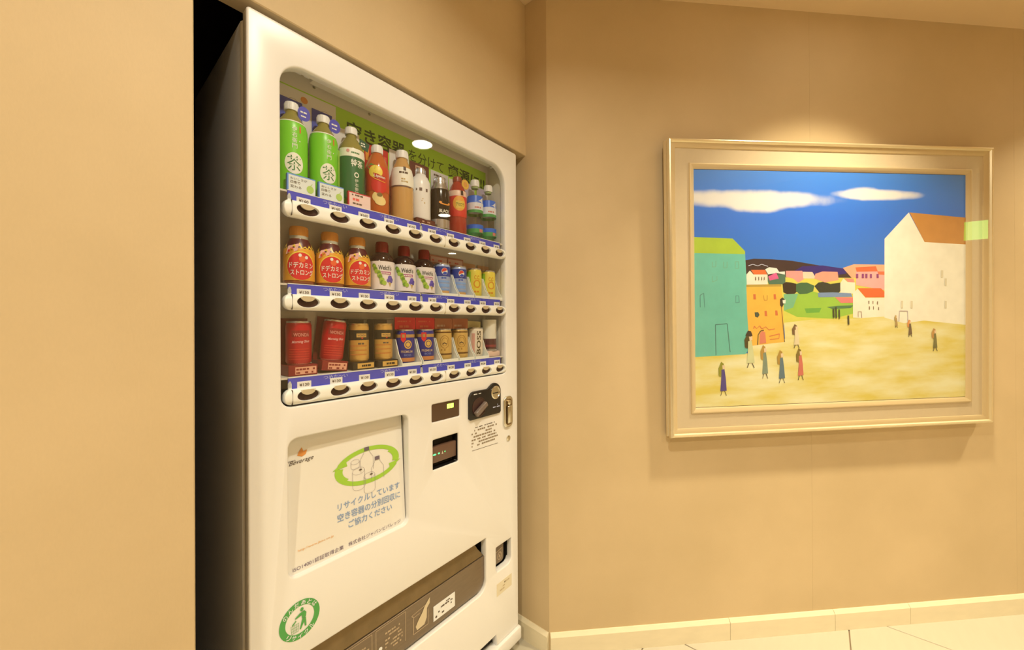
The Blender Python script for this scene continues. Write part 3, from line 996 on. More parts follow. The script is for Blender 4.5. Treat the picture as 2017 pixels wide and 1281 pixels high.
TURN = -.75
o = drink('coffee_bottle', 'slim white metal coffee bottle standing on a brown card base', 'bottle', 'drinks on the top shelf', .6830, 0, .0540, z=.0)
BC = [(.0285, .020), (.0290, .024), (.0290, .118), (.0275, .132), (.0215, .146), (.0165, .151), (.0160, .155)]
pet(o, BC, mat('bottle_white_lacquer', (242, 224, 194), .3), M_SILVER, .0150, .154, .0185)
lb = MB()
fn = cyl(.0292)
lb.put(poly2([(-.010, .100), (-.005, .104), (-.010, .109)]), fn, .0004, M_INK)
lb.put(rect2(.0, .100, .008, .109, 2, 2), fn, .0004, mat('ink_grey_brown', (110, 84, 70), .5))
lb.put(rect2(.019, .099, .025, .108, 2, 2), fn, .0004, mat('ink_grey_brown', (110, 84, 70), .5))
lb.put(dashes2(.006, .076, .020, 3, .006, 43, .6), fn, .0004, mat('print_gold', (196, 156, 84), .4))
lb.build('print', o, 0)
M_CBR = mat('card_brown', (96, 40, 30), .5)
def c6(b, f):
    b.put(rect2(.006, .178, .036, .198), f, .0005, mat('print_tan', (214, 166, 120), .5))
    b.put(dashes2(.009, .190, .034, 2, .008, 44, .9), f, .0010, M_CBR)
card(o, 'backing_card', -.0150, .0, .0570, .2060, .0332, M_CBR, c6)
bb_ = MB().box(-.033, -.026, .0, .034, .033, .020, M_CBR, .001, 1)
bb_.put(dashes2(-.014, .010, .020, 2, .008, 105, .9), flat(-.026), .0005, mat('print_tan', (214, 166, 120), .5))
bb_.build('card_base', o, .5)

TURN = -.38
o = drink('coffee_bottle', 'black coffee bottle with silver neck and orange swoosh', 'bottle', 'drinks on the top shelf', .7550, 0, .0530)
BK = [(.0280, .0), (.0310, .003), (.0315, .008), (.0315, .095), (.0300, .118), (.0255, .135), (.0205, .145), (.0200, .150)]
pet(o, BK, mat('bottle_black_lacquer', (34, 26, 20), .18), M_SILVER, .0198, .150, .0160)
lb = MB()
lb.lathe([(.0316, .006), (.0317, .033)], M_SILVER, 40)
lb.lathe([(.0278, .128), (.0256, .1352), (.0206, .1452), (.0203, .150)], M_SILVER, 40)
fn = cyl(.0317)
lb.put(text2('BLACK', .006, .058, .034, .0105, True), fn, .0005, M_CREAM)
lb.put(dashes2(-.002, .067, .012, 1, .009, 106, .9), fn, .0005, mat('print_grey', (170, 160, 140), .4))
lb.put(ring2(.008, .084, .012, .0035, .020, .0070, radians(150), radians(390), 24), fn, .0005, mat('print_orange', (244, 150, 50), .4))
lb.put(rect2(.002, .042, .018, .048, 4, 1), fn, .0005, mat('print_olive', (110, 116, 50), .4))
lb.build('label', o, .5)
def c7(b, f):
    b.put(dashes2(.004, .188, .052, 1, .012, 107, .95), f, .0005, M_INK)
    b.put(dashes2(.018, .179, .044, 1, .007, 45, .8), f, .0005, M_INK)
card(o, 'backing_card', -.0080, .0, .0640, .2030, .0338, mat('card_silver', (206, 190, 166), .3), c7)

TURN = -.90
o = drink('fruit_drink_bottle', 'red fruit drink bottle with an orange round neck tag', 'bottle', 'drinks on the top shelf', .8290, 0, .0540)
FR = [(.027, 0), (.0300, .004), (.0300, .052), (.0285, .058), (.0300, .064), (.0300, .130), (.0285, .142), (.0220, .158), (.0150, .172), (.0130, .178)]
pet(o, FR, mat('fruit_red_juice', (170, 56, 38), .12, spec=.6), mat('cap_red_brown', (150, 66, 46), .35), .0145, .176, .016)
fn = revolve_map([(r + .0003, z) for r, z in FR], .0300)
lb = MB()
lb.put(rect2(-.0935, .058, .0935, .142, 48, 12), fn, .0004, mat('label_scarlet', (218, 60, 46), .35))
lb.put(rect2(-.0935, .124, .0935, .142, 48, 4), fn, .0007, mat('label_peach', (238, 190, 150), .4))
lb.put(ell2(.012, .100, .0210, .0240, 6, 24), fn, .0008, mat('label_amber', (238, 160, 60), .4))
lb.put(rect2(.0, .084, .028, .108, 8, 4), fn, .0012, mat('label_gold_yellow', (232, 186, 70), .4))
lb.put(text2('アセロラ', .014, .096, .026, .011, True), fn, .0016, mat('print_olive', (110, 116, 50), .4))
lb.put(rect2(.016, .126, .025, .142, 3, 3), fn, .0012, mat('print_dark_brown', (74, 50, 36), .5))
lb.put(ell2(-.014, .070, .010, .010, 3, 16), fn, .0009, M_RED)
lb.build('label', o, .5)
nt_ = MB()
nt_.put(ring2(.017, .170, .0003, .0003, .0165, .0165, n=28), flat(-.020), 0, mat('tag_orange', (226, 152, 70), .4))
nt_.put(ring2(.017, .170, .009, .009, .0135, .0135, n=24), flat(-.020), .0005, mat('label_gold_yellow', (232, 186, 70), .4))
nt_.build('neck_tag', o, 0)
card(o, 'backing_card', -.0060, .0, .0460, .1980, .0330, mat('card_ivory', (236, 214, 178), .5))

M_WATER = pane_mat('clear_bottle', (.93, .95, .92), 1.33, .02, .02)
WT = [(.024, .0), (.0275, .004), (.0280, .012), (.0280, .058), (.0262, .066), (.0278, .074), (.0280, .128), (.0270, .140), (.0215, .158), (.0150, .172), (.0125, .178)]
for u, lab in ((.9060, 'clear water bottle with blue and green label, left of the pair on the top shelf'), (.9720, 'clear water bottle at the right end of the top shelf')):
    TURN = -.6
    o = drink('water_bottle', lab, 'bottle', 'water bottles on the top shelf', u, 0, .0500)
    pet(o, WT, M_WATER, M_CAPW, .0148, .182, .022)
    MB().lathe([(.0118, .176), (.0118, .184), (.0148, .1842)], mat('neck_green_clear', (176, 186, 110), .3), 24).build('neck', o)
    lb = MB()
    for z0, z1, c in ((.122, .146, 'blue'), (.098, .122, 'white'), (.088, .098, 'green'), (.034, .048, 'blue'), (.020, .034, 'green')):
        pr = [(.0288 if z < .14 else .0268, z) for z in (z0, z1)]
        lb.lathe(pr, {'blue': mat('label_blue', (50, 104, 186), .35), 'white': mat('label_white', (226, 214, 196), .4), 'green': mat('label_green', (76, 150, 70), .4)}[c], 40)
    fn = cyl(.0289)
    lb.put(poly2([(-.002, .122), (.024, .122), (.024, .140), (.012, .130)]), fn, .0006, mat('label_white', (226, 214, 196), .4))
    lb.put(dashes2(-.006, .103, .018, 1, .010, 108, .9), fn, .0006, mat('print_red_soft', (206, 120, 100), .5))
    lb.put(rect2(.010, .022, .024, .033, 4, 1), fn, .0006, mat('print_red_soft', (206, 120, 100), .5))
    lb.build('label', o, .5)
    card(o, 'backing_card', -.020, .02, .034, .205, .0365, mat('card_pale_violet', (206, 178, 170), .5))

# promo boxes in front of the first three bottles
for i, (u, kind, lab) in enumerate(((.338, 0, 'small blue and white card box before the leftmost green tea bottle'),
                                    (.403, 0, 'small blue and white card box before the second green tea bottle'),
                                    (.472, 1, 'small red and pink card box before the dark green tea bottle'))):
    o = empty('promo_box', (u, .016, SHELF[0] + .0005))
    tag(o, lab, 'card box', 'promotional boxes on the top shelf')
    edge = mat('box_blue', (112, 148, 226), .45) if kind == 0 else mat('box_red', (206, 52, 56), .45)
    face = mat('box_white', (232, 224, 214), .5) if kind == 0 else mat('box_pink', (246, 204, 174), .5)
    h = .038 if kind == 0 else .036
    MB().box(-.0290, 0, 0, .0290, .0085, h, edge, .0006, 1).build('box', o, .5)
    pr = MB().put(rect2(-.0265, .0015, .0285, h - .003), flat(0), .0004, face)
    if kind == 0:
        pr.put(text2('おいしさが', -.006, .0285, .034, .0052), flat(0), .0008, M_INK)
        pr.put(text2('四季で', -.013, .0205, .020, .0062), flat(0), .0008, M_INK)
        pr.put(text2('変わる', -.012, .0110, .022, .0062), flat(0), .0008, M_INK)
        pr.put(ring2(.0175, .0125, .0002, .0002, .0075, .0085, n=22), flat(0), .0008, mat('leaf_lime', (184, 204, 90), .5))
        pr.put(line2([(.0175, .020), (.022, .026)], .0012), flat(0), .001, mat('leaf_lime', (184, 204, 90), .5))
    else:
        pr.put(dashes2(-.020, .0270, .010, 1, .007, 51, .8), flat(0), .0008, M_INK)
        pr.put(dashes2(-.018, .0150, .008, 1, .012, 109, .95), flat(0), .0008, mat('print_coral', (238, 104, 84), .5))
        pr.put(dashes2(-.018, .0065, .010, 1, .007, 52, .7), flat(0), .0008, M_INK)
    pr.build('print', o, 0)

# ---- second row
M_AMBER = mat('tonic_amber', (150, 76, 30), .12, spec=.6)
M_CAPO = mat('cap_orange', (226, 148, 62), .4)
EN_PROF = [(.027, 0), (.0305, .003), (.0312, .008), (.0312, .070), (.0300, .078), (.0235, .094), (.0185, .104), (.0180, .110)]
for u, lab in ((.345, 'orange capped energy drink bottle at the left end of the middle shelf'), (.414, 'orange capped energy drink bottle second from left on the middle shelf'), (.484, 'orange capped energy drink bottle next to the grape juice bottles')):
    TURN = -.42
    o = drink('energy_drink_bottle', lab, 'bottle', 'energy drink bottles on the middle shelf', u, 1, .0510)
    pet(o, EN_PROF, M_AMBER, M_CAPO, .0188, .1105, .0215)
    MB().lathe([(.0186, .1035), (.0190, .1050), (.0190, .1105)], mat('neck_clear_grey', (190, 176, 140), .2), 28).build('neck', o)
    fn = revolve_map([(r + .0003, z) for r, z in EN_PROF], .0312)
    lb = MB()
    lb.put(rect2(-.0978, .009, .0978, .080, 48, 10), fn, .0004, mat('label_sun_yellow', (236, 158, 44), .35))
    lb.put(rect2(-.0978, .080, .0978, .1025, 48, 8), fn, .0004, mat('label_maroon', (92, 34, 32), .3))
    for k in range(16):
        x = -.095 + .0122 * k
        lb.put(poly2([(x - .007, .0795), (x + .007, .0795), (x + .001, .0795 + .006 + .004 * (k % 3))]), fn, .0008, mat('label_flame', (246, 196, 62), .35))
    lb.put(ell2(.006, .041, .0295, .0325, 6, 30), fn, .0009, M_YEL)
    lb.put(ell2(.006, .040, .0275, .0305, 6, 30), fn, .0013, mat('label_hot_red', (222, 50, 46), .35))
    lb.put(ell2(.008, .056, .0065, .0070, 3, 14), fn, .0017, mat('label_orange_red', (240, 104, 54), .35))
    for dx, dz in ((.004, .064), (.016, .060)):
        lb.put(ell2(dx, dz, .0032, .0038, 2, 12), fn, .0018, M_CREAM)
    lb.put(text2('ドデカミン', .007, .0425, .0470, .0130, True), fn, .0020, M_CREAM)
    lb.put(text2('ストロング', .008, .0265, .0450, .0125, True), fn, .0020, M_CREAM)
    lb.put(poly2([(-.024, .066), (-.001, .074), (.003, .091), (-.021, .085)]), fn, .0024, mat('sticker_pink', (246, 178, 150), .4))
    lb.put(ell2(-.017, .073, .0025, .0030, 2, 10), fn, .0030, M_RED)
    lb.put(dashes2(-.013, .077, -.003, 1, .006, 61, .8), fn, .0030, mat('print_coral', (238, 104, 84), .5))
    lb.build('label', o, .5)

M_GJ = mat('grape_juice', (58, 34, 24), .12, spec=.6)
M_CAPR = mat('cap_dark_red', (136, 26, 26), .3)
GJ_PROF = [(.028, 0), (.0315, .003), (.0322, .008), (.0322, .076), (.0312, .085), (.0260, .096), (.0175, .103), (.0150, .106)]
for u, lab in ((.5535, 'grape juice bottle with red cap, leftmost of the three on the middle shelf'), (.6225, 'grape juice bottle with red cap, middle one of the three'), (.6920, 'grape juice bottle with red cap beside the small cans')):
    TURN = -.56
    o = drink('grape_juice_bottle', lab, 'bottle', 'grape juice bottles on the middle shelf', u, 1, .0510)
    pet(o, GJ_PROF, M_GJ, M_CAPR, .0162, .104, .0285)
    fn = revolve_map([(r + .0003, z) for r, z in GJ_PROF], .0322)
    lb = MB()
    lb.put(rect2(-.101, .004, .101, .078, 48, 8), fn, .0004, mat('label_pale_pink', (242, 218, 190), .4))
    lb.put(text2('Welch\'s', .0085, .061, .034, .0130, True), fn, .0010, mat('print_black_green', (50, 50, 34), .45))
    lb.put(rect2(-.006, .0435, .024, .0505, 8, 1), fn, .0010, mat('print_mauve', (186, 96, 122), .45))
    lb.put(dashes2(-.003, .0452, .022, 1, .005, 110, .9), fn, .0014, M_CREAM)
    rnd = random.Random(3)
    for k in range(15):
        t = k / 14
        lb.put(ell2(-.019 + .024 * t + rnd.uniform(-.003, .003), .066 - .048 * t + rnd.uniform(-.003, .003), .0050, .0056, 2, 12), fn, .0008 + .0001 * k, mat('grape_green_a', (166, 186, 60), .4) if k % 3 else mat('grape_green_b', (118, 148, 44), .4))
    for k in range(9):
        lb.put(ell2(.0205 + rnd.uniform(-.006, .006), .031 + rnd.uniform(-.006, .006), .0042, .0047, 2, 12), fn, .0009 + .0001 * k, mat('grape_violet_a', (84, 66, 140), .4) if k % 2 else mat('grape_violet_b', (110, 88, 160), .4))
    lb.put(poly2([(.016, .022), (.026, .022), (.021, .010)]), fn, .0008, mat('print_tan_leaf', (200, 160, 90), .5))
    lb.build('label', o, .5)

for u, lab in ((.763, 'small blue cola can, left of the pair beside the grape juice'), (.833, 'small blue cola can next to the lemon soda cans')):
    TURN = -.82
    o = drink('cola_can', lab, 'can', 'cola cans on the middle shelf', u, 1, .0540, z=.002)
    can(o, .0260, .0985, mat('can_pale_blue_silver', (176, 180, 190), .3, metal=.2))
    fn = cyl(.0262)
    lb = MB()
    lb.put(rect2(-.0821, .058, .0821, .088, 40, 3), fn, .0002, mat('can_deep_blue', (66, 74, 132), .3))
    lb.put(ell2(.012, .073, .0098, .0108, 4, 22), fn, .0006, M_CREAM)
    lb.put(ring2(.012, .0738, .0001, .0001, .0085, .0092, radians(20), radians(200), 16, 3), fn, .0010, mat('globe_red', (226, 76, 56), .35))
    lb.put(ring2(.012, .0722, .0001, .0001, .0085, .0092, radians(215), radians(345), 16, 3), fn, .0010, mat('globe_blue', (60, 84, 160), .35))
    lb.put(dashes2(.002, .051, .022, 1, .007, 111, .9), fn, .0005, mat('globe_blue', (60, 84, 160), .35))
    for z, w in ((.042, .006), (.030, .010), (.018, .004)):
        lb.put(rect2(-.020, z - w / 2, .030, z + w / 2, 12, 1), fn, .0004, mat('can_wave_blue', (140, 166, 206), .3))
    lb.put(rect2(-.004, .006, .030, .013, 8, 1), fn, .0004, mat('print_orange_soft', (226, 166, 90), .4))
    lb.build('label', o, .5)
    card(o, 'backing_card', -.022, .098, .050, .131, .0310, mat('card_rose', (206, 132, 98), .5),
         lambda b, f: (b.put(rect2(-.018, .108, .046, .126), f, .0005, mat('print_pink_tan', (236, 186, 150), .5)), b.put(dashes2(-.014, .112, .044, 1, .011, 71, .8), f, .001, mat('print_coral', (238, 104, 84), .5))))
for u, lab in ((.904, 'small yellow green lemon soda can, left one of the pair'), (.974, 'small yellow green lemon soda can at the right end of the middle shelf')):
    TURN = -.75
    o = drink('lemon_soda_can', lab, 'can', 'lemon soda cans on the middle shelf', u, 1, .0540, z=.002)
    can(o, .0260, .0985, mat('can_yellow', (238, 206, 70), .3))
    fn = cyl(.0262)
    lb = MB()
    lb.put(rect2(-.0821, .007, -.012, .088, 20, 4), fn, .0002, mat('can_lime', (156, 196, 50), .3))
    lb.put(text2('C.C.', .010, .068, .020, .013, True), fn, .0006, mat('print_amber', (226, 140, 40), .4))
    lb.put(ring2(.010, .046, .009, .010, .0125, .0135, n=22), fn, .0005, mat('print_amber', (226, 140, 40), .4))
    lb.put(dashes2(-.001, .017, .021, 1, .011, 112, .95), fn, .0006, mat('print_amber', (226, 140, 40), .4))
    lb.build('label', o, .5)
    card(o, 'backing_card', -.022, .060, .036, .122, .0310, mat('card_peach', (226, 168, 110), .5))

# ---- third row
M_DRED = mat('card_dark_red', (134, 26, 22), .5)
for u, tl, lab in ((.344, 0.0, 'upright red coffee can at the left end of the bottom shelf'), (.4135, .115, 'leaning red coffee can second from left on the bottom shelf')):
    TURN = -.44
    o = drink('coffee_can', lab, 'can', 'red coffee cans on the bottom shelf', u, 2, .0520, tilt=tl, z=.031 * sin(tl))
    can_root = o
    MB().box(-.0305, -.026, .0, .0305, .0300, .0235, M_DRED, .001, 1).box(-.0305, .0288, .0235, .0305, .0300, .128, M_DRED).put(
        rect2(-.017, .003, .0275, .019), flat(-.026), .0004, mat('print_salmon', (232, 160, 116), .5)).put(
        dashes2(-.015, .0120, .026, 2, .0075, 81, .85), flat(-.026), .0008, M_DRED).build('card_stand', o, .5)
    H = .097
    b = MB().lathe([(.022, .0240), (.0262, .030), (.0262, .024 + H - .010), (.0245, .024 + H - .004)], mat('can_signal_red', (186, 18, 26), .28), 40)
    b.build('body', o, .8)
    MB().lathe([(.0245, .024 + H - .0045), (.0250, .024 + H - .002), (.0246, .024 + H), (.0230, .024 + H), (.0225, .024 + H - .004), (.0005, .024 + H - .004)], M_SILVER, 36).build('rim', o, .8)
    MB().lathe([(.0222, .0238), (.0250, .0285)], mat('can_rose_rim', (220, 120, 100), .3), 36).build('foot_rim', o, .8)
    fn = cyl(.0264)
    lb = MB()
    lb.put(rect2(-.012, .086, .026, .100, 10, 2), fn, .0003, mat('print_dull_red', (150, 34, 28), .35))
    lb.put(text2('WONDA', .008, .0905, .032, .0080, True), fn, .0008, mat('print_rose_gold', (222, 140, 110), .35))
    lb.put(text2('Morning Shot', .007, .0745, .036, .0075, True, .05, .3), fn, .0006, mat('print_pale_rose', (240, 176, 150), .35))
    for k in range(5):
        lb.put(rect2(-.018, .058 - .0055 * k, .026, .0592 - .0055 * k, 10, 1), fn, .0004, mat('can_orange_line', (220, 62, 40), .3))
    lb.build('print', o, 0)
M_BKC = mat('card_black_brown', (40, 28, 16), .4)
for u, lab in ((.487, 'black and gold coffee can in a black card frame, left one'), (.556, 'black and gold coffee can in a black card frame, right one')):
    TURN = -.6
    o = drink('coffee_can', lab, 'can', 'black and gold coffee cans on the bottom shelf', u, 2, .0520)
    MB().box(-.0300, -.026, .0, .0300, .030, .0190, M_BKC, .001, 1).box(-.0300, .0288, .019, .0300, .030, .1275, M_BKC).box(-.0300, -.004, .019, -.0288, .030, .1275, M_BKC).box(-.030, -.004, .1262, .030, .030, .1275, M_BKC).put(
        rect2(-.017, .003, .0270, .0160), flat(-.026), .0004, mat('print_brass', (222, 166, 74), .4)).put(
        dashes2(-.014, .0070, .024, 1, .010, 83, .85), flat(-.026), .0008, M_BKC).build('card_stand', o, .5)
    gold = mat('can_brass', (218, 160, 70), .28, metal=.3)
    MB().lathe([(.021, .0195), (.0248, .025), (.0248, .106), (.0235, .112)], gold, 40).build('body', o, .8)
    MB().lathe([(.0235, .1115), (.0240, .114), (.0236, .116), (.0220, .116), (.0215, .112), (.0005, .112)], mat('can_brass_rim', (236, 196, 120), .25, metal=.8), 36).build('rim', o, .8)
    fn = cyl(.0250)
    lb = MB()
    lb.put(rect2(-.0785, .074, .0785, .099, 40, 2), fn, .0002, mat('can_black', (36, 30, 20), .3))
    lb.put(rect2(-.002, .081, .022, .0905, 8, 1), fn, .0006, mat('print_brass', (222, 166, 74), .4))
    lb.put(text2('WONDA', .010, .0858, .020, .0055, True), fn, .0010, M_INK)
    lb.put(poly2([(.008, .0800), (.014, .0800), (.011, .0765)]), fn, .0008, M_RED)
    lb.put(dashes2(-.002, .0630, .024, 1, .008, 113, .8), fn, .0006, M_INK)
    for z in (.058, .047, .036):
        lb.put(rect2(-.020, z, .024, z + .0030, 10, 1), fn, .0004, mat('print_rust', (200, 122, 50), .35))
    lb.lathe([(.0222, .0215), (.0250, .0262)], mat('can_brass_rim', (236, 196, 120), .25, metal=.8), 36)
    lb.build('print', o, 0)
M_RBAND = mat('card_bright_red', (226, 40, 42), .45)
for u, lab in ((.626, 'blue coffee can with gold emblem under a red card, left one'), (.696, 'blue coffee can with gold emblem under a red card, right one')):
    TURN = -.72
    o = drink('coffee_can', lab, 'can', 'blue coffee cans on the bottom shelf', u, 2, .0530, z=.0025)
    can(o, .0265, .0970, mat('can_navy', (52, 48, 116), .28))
    fn = cyl(.0267)
    lb = MB()
    lb.put(rect2(-.0838, .0065, .0838, .0175, 40, 1), fn, .0002, mat('print_copper', (214, 134, 70), .35))
    lb.put(rect2(-.0838, .074, .0838, .083, 40, 1), fn, .0002, mat('print_bronze', (190, 140, 74), .35))
    lb.put(poly2([(-.008, .0875), (.006, .0875), (.006, .068), (-.001, .060), (-.008, .068)]), fn, .0008, M_RBAND)
    lb.put(ring2(.012, .0545, .0075, .0085, .0108, .0120, n=22), fn, .0006, mat('print_emblem_gold', (226, 170, 74), .35))
    lb.put(ell2(.012, .0545, .0058, .0066, 3, 16), fn, .0006, mat('print_emblem_gold', (226, 170, 74), .35))
    lb.put(text2('PREMIUM', .009, .0345, .033, .0070, True), fn, .0006, mat('print_bronze_light', (196, 160, 122), .35))
    lb.put(text2('BOSS', .011, .0250, .020, .0055, True), fn, .0006, mat('print_steel_blue', (128, 134, 170), .35))
    lb.build('print', o, 0)
    card(o, 'header_card', -.034, .097, .0345, .131, -.002, M_RBAND, lambda b, f: (b.put(dashes2(-.026, .118, .026, 1, .007, 114, .8), f, .0005, mat('print_orange_red', (240, 110, 70), .4)), b.put(dashes2(-.020, .102, .020, 1, .012, 115, .9), f, .0005, mat('print_orange_red', (240, 110, 70), .4))))
for u, lab in ((.766, 'gold coffee can under a brown card, left one'), (.836, 'gold coffee can under a brown card, right one')):
    TURN = -.88
    o = drink('coffee_can', lab, 'can', 'gold coffee cans on the bottom shelf', u, 2, .0530, z=.0025)
    can(o, .0265, .0970, mat('can_gold', (226, 176, 88), .28, metal=.2))
    fn = cyl(.0267)
    lb = MB()
    M_GB = mat('print_gold_brown', (168, 116, 46), .4)
    lb.put(ring2(.010, .057, .0135, .0185, .0150, .0200, n=26), fn, .0004, M_GB)
    lb.put(ring2(.010, .057, .0085, .0120, .0095, .0130, n=22), fn, .0004, M_GB)
    lb.put(poly2([(.003, .052), (.009, .056), (.017, .051), (.016, .049), (.009, .0525), (.004, .049)]), fn, .0005, M_INK)
    lb.put(dashes2(-.002, .030, .024, 1, .009, 85, .8), fn, .0004, M_GB)
    lb.put(rect2(-.0838, .0165, .0838, .0215, 40, 1), fn, .0003, mat('print_umber', (116, 76, 30), .4))
    lb.put(rect2(-.0838, .0845, .0838, .0885, 40, 1), fn, .0003, mat('print_umber', (116, 76, 30), .4))
    lb.build('print', o, 0)
    card(o, 'header_card', -.034, .097, .0345, .130, -.002, mat('card_tan_brown', (186, 108, 66), .45), lambda b, f: b.put(dashes2(-.026, .104, .030, 2, .012, 86, .6), f, .0005, mat('print_tan', (214, 166, 120), .5)))
TURN = -.9
o = drink('coffee_can', 'white coffee can with upright black lettering on the bottom shelf', 'can', 'drinks on the bottom shelf', .905, 2, .0530, z=.0025, tilt=.04)
can(o, .0265, .1000, mat('can_ivory', (240, 214, 170), .3))
fn = cyl(.0267)
lb = MB()
lb.put(text2('BOSS', .016, .050, .078, .0150, True, pi / 2), fn, .0006, mat('print_dark_gold', (96, 76, 40), .35))
lb.put(rect2(-.010, .012, .002, .080, 4, 4), fn, .0004, mat('print_dusty_pink', (222, 158, 128), .4))
lb.put(dashes2(-.009, .070, .001, 6, .010, 87, .7), fn, .0008, mat('print_tan', (214, 166, 120), .5))
lb.build('print', o, 0)
card(o, 'header_card', -.030, .098, .034, .122, .010, mat('card_straw', (232, 204, 130), .45))
TURN = -.5
o = drink('milk_coffee_cup', 'white and maroon cup drink on a pink base at the bottom right', 'cup', 'drinks on the bottom shelf', .9755, 2, .0520)
MB().box(-.031, -.026, 0, .031, .030, .0200, mat('stand_pink', (232, 188, 150), .35), .004, 3).build('card_base', o, .6)
MB().lathe([(.028, .0200), (.0295, .0215), (.0295, .0245), (.0275, .0260)], M_SILVER, 36).build('foot_rim', o, .6)
MB().lathe([(.0005, .026), (.0235, .026), (.0245, .060), (.0262, .066), (.0268, .130), (.0005, .130)], mat('cup_cream_film', (238, 220, 182), .25), 40).build('body', o, .5)
fn = cyl(.0250)
lb = MB()
lb.put(rect2(-.0785, .028, .0785, .064, 40, 2), fn, .0003, mat('cup_maroon', (84, 40, 40), .35))
lb.put(rect2(-.0785, .034, .0785, .042, 40, 1), fn, .0006, mat('cup_wine_band', (140, 52, 50), .35))
lb.put(ring2(.012, .095, .007, .016, .0085, .0180, n=22), lambda x, z, off: ((.0268 + off) * sin(x / .0268), -(.0268 + off) * cos(x / .0268), z), .0004, mat('print_straw', (214, 176, 112), .4))
lb.build('label', o, .5)

# ================================================================== FRAMED PICTURE
LEAN, ROLL = .0157, .0135
pc = CORNER + E_DIR * 1.1094 + N_DIR * .0549 + Vector((0, 0, 1.3366))
fr = empty('framed_picture', pc)
# local x along the wall, local y into the wall, z up; hangs a little crooked and leans forward at the top
fr.matrix_world = Matrix.Translation(pc) @ ROT_R.to_4x4() @ Matrix.Rotation(LEAN, 4, 'X') @ Matrix.Rotation(-ROLL, 4, 'Y')
tag(fr, 'gold framed naive painting of a village square hanging on the beige wall', 'picture')
FW, FH = 1.3393, 1.0885
PW, PH = 1.1335, .8784
M_GOLD = mat('frame_pale_gold', (246, 212, 150), .30, metal=.6, vary=.05, scale=20, stretch=(1, 1, 1))
M_GOLD2 = mat('frame_satin_gold', (236, 198, 136), .42, metal=.25)
M_LINER = mat('liner_linen', (226, 192, 140), .75, vary=.03, scale=90)
mitre_ring('outer_moulding', FW, FH, [(.004, .040), (-.001, .040), (-.003, .034), (-.001, .028), (.002, .025), (.000, .020), (-.002, .014), (-.001, .006), (.002, .001), (.006, -.0005), (.010, .001), (.013, .006), (.013, .012)], M_GOLD, fr)
mitre_ring('inner_slope', FW, FH, [(.0125, .0075), (.018, .008), (.029, .013), (.030, .0165)], M_GOLD2, fr)
mitre_ring('linen_liner', FW, FH, [(.029, .0160), (.031, .0160), (.084, .0160), (.0845, .0175)], M_LINER, fr)
mitre_ring('inner_fillet', FW, FH, [(.083, .0165), (.0845, .0105), (.0885, .0095), (.0960, .0120), (.1035, .0178), (.1035, .0190)], M_GOLD2, fr)
MB().box(-FW / 2 + .004, .0215, -FH / 2 + .004, FW / 2 - .004, .034, FH / 2 - .004, mat('backing_board', (150, 116, 76), .8)).build('backing_board', fr)
MB().put(rect2(-FW / 2 + .0125, -FH / 2 + .0125, FW / 2 - .0125, FH / 2 - .0125), flat(.0065), 0, pane_mat('picture_glass', (.985, .985, .97), 1.5)).build('glass', fr, 0)

def sky_paint():
    m = bpy.data.materials.new('painted_sky')
    m.use_nodes = True
    nt = m.node_tree
    b = nt.nodes['Principled BSDF']
    b.inputs['Roughness'].default_value = .55
    tc = nt.nodes.new('ShaderNodeTexCoord')
    sp = nt.nodes.new('ShaderNodeSeparateXYZ')
    nt.links.new(tc.outputs['Object'], sp.inputs[0])
    def math_(op, a, b_=None):
        n = nt.nodes.new('ShaderNodeMath')
        n.operation = op
        for i, v in enumerate((a, b_)):
            if v is None: continue
            if isinstance(v, (int, float)): n.inputs[i].default_value = v
            else: nt.links.new(v, n.inputs[i])
        return n.outputs[0]
    rp = nt.nodes.new('ShaderNodeValToRGB')
    e = rp.color_ramp.elements
    e[0].position, e[1].position = 0.0, 1.0
    e[0].color = (*obs(52, 116, 182), 1)
    e[1].color = (*obs(66, 130, 202), 1)
    mid = e.new(.55)
    mid.color = (*obs(48, 112, 192), 1)
    nt.links.new(math_('DIVIDE', math_('SUBTRACT', sp.outputs[2], .05), .39), rp.inputs[0])
    no = nt.nodes.new('ShaderNodeTexNoise')
    no.inputs['Scale'].default_value = 14
    no.inputs['Detail'].default_value = 4
    nt.links.new(tc.outputs['Object'], no.inputs['Vector'])
    last = rp.outputs[0]
    # brushed clouds: soft ellipses with ragged rims
    for cx, cz, rx, rz in ((-.345, .333, .330, .034), (-.32, .318, .14, .034), (.19, .357, .185, .021), (.13, .360, .085, .026)):
        dx = math_('DIVIDE', math_('SUBTRACT', sp.outputs[0], cx), rx)
        dz = math_('DIVIDE', math_('SUBTRACT', sp.outputs[2], cz), rz)
        d = math_('ADD', math_('MULTIPLY', dx, dx), math_('MULTIPLY', dz, dz))
        d = math_('ADD', d, math_('MULTIPLY', math_('SUBTRACT', no.outputs['Fac'], .5), .9))
        mr = nt.nodes.new('ShaderNodeMapRange')
        mr.interpolation_type = 'SMOOTHSTEP'
        mr.inputs[1].default_value = 1.35
        mr.inputs[2].default_value = .25
        nt.links.new(d, mr.inputs[0])
        mx = nt.nodes.new('ShaderNodeMix')
        mx.data_type = 'RGBA'
        mx.inputs[7].default_value = (*obs(240, 222, 196), 1)
        nt.links.new(mr.outputs[0], mx.inputs[0])
        nt.links.new(last, mx.inputs[6])
        last = mx.outputs[2]
    nt.links.new(last, b.inputs['Base Color'])
    return m
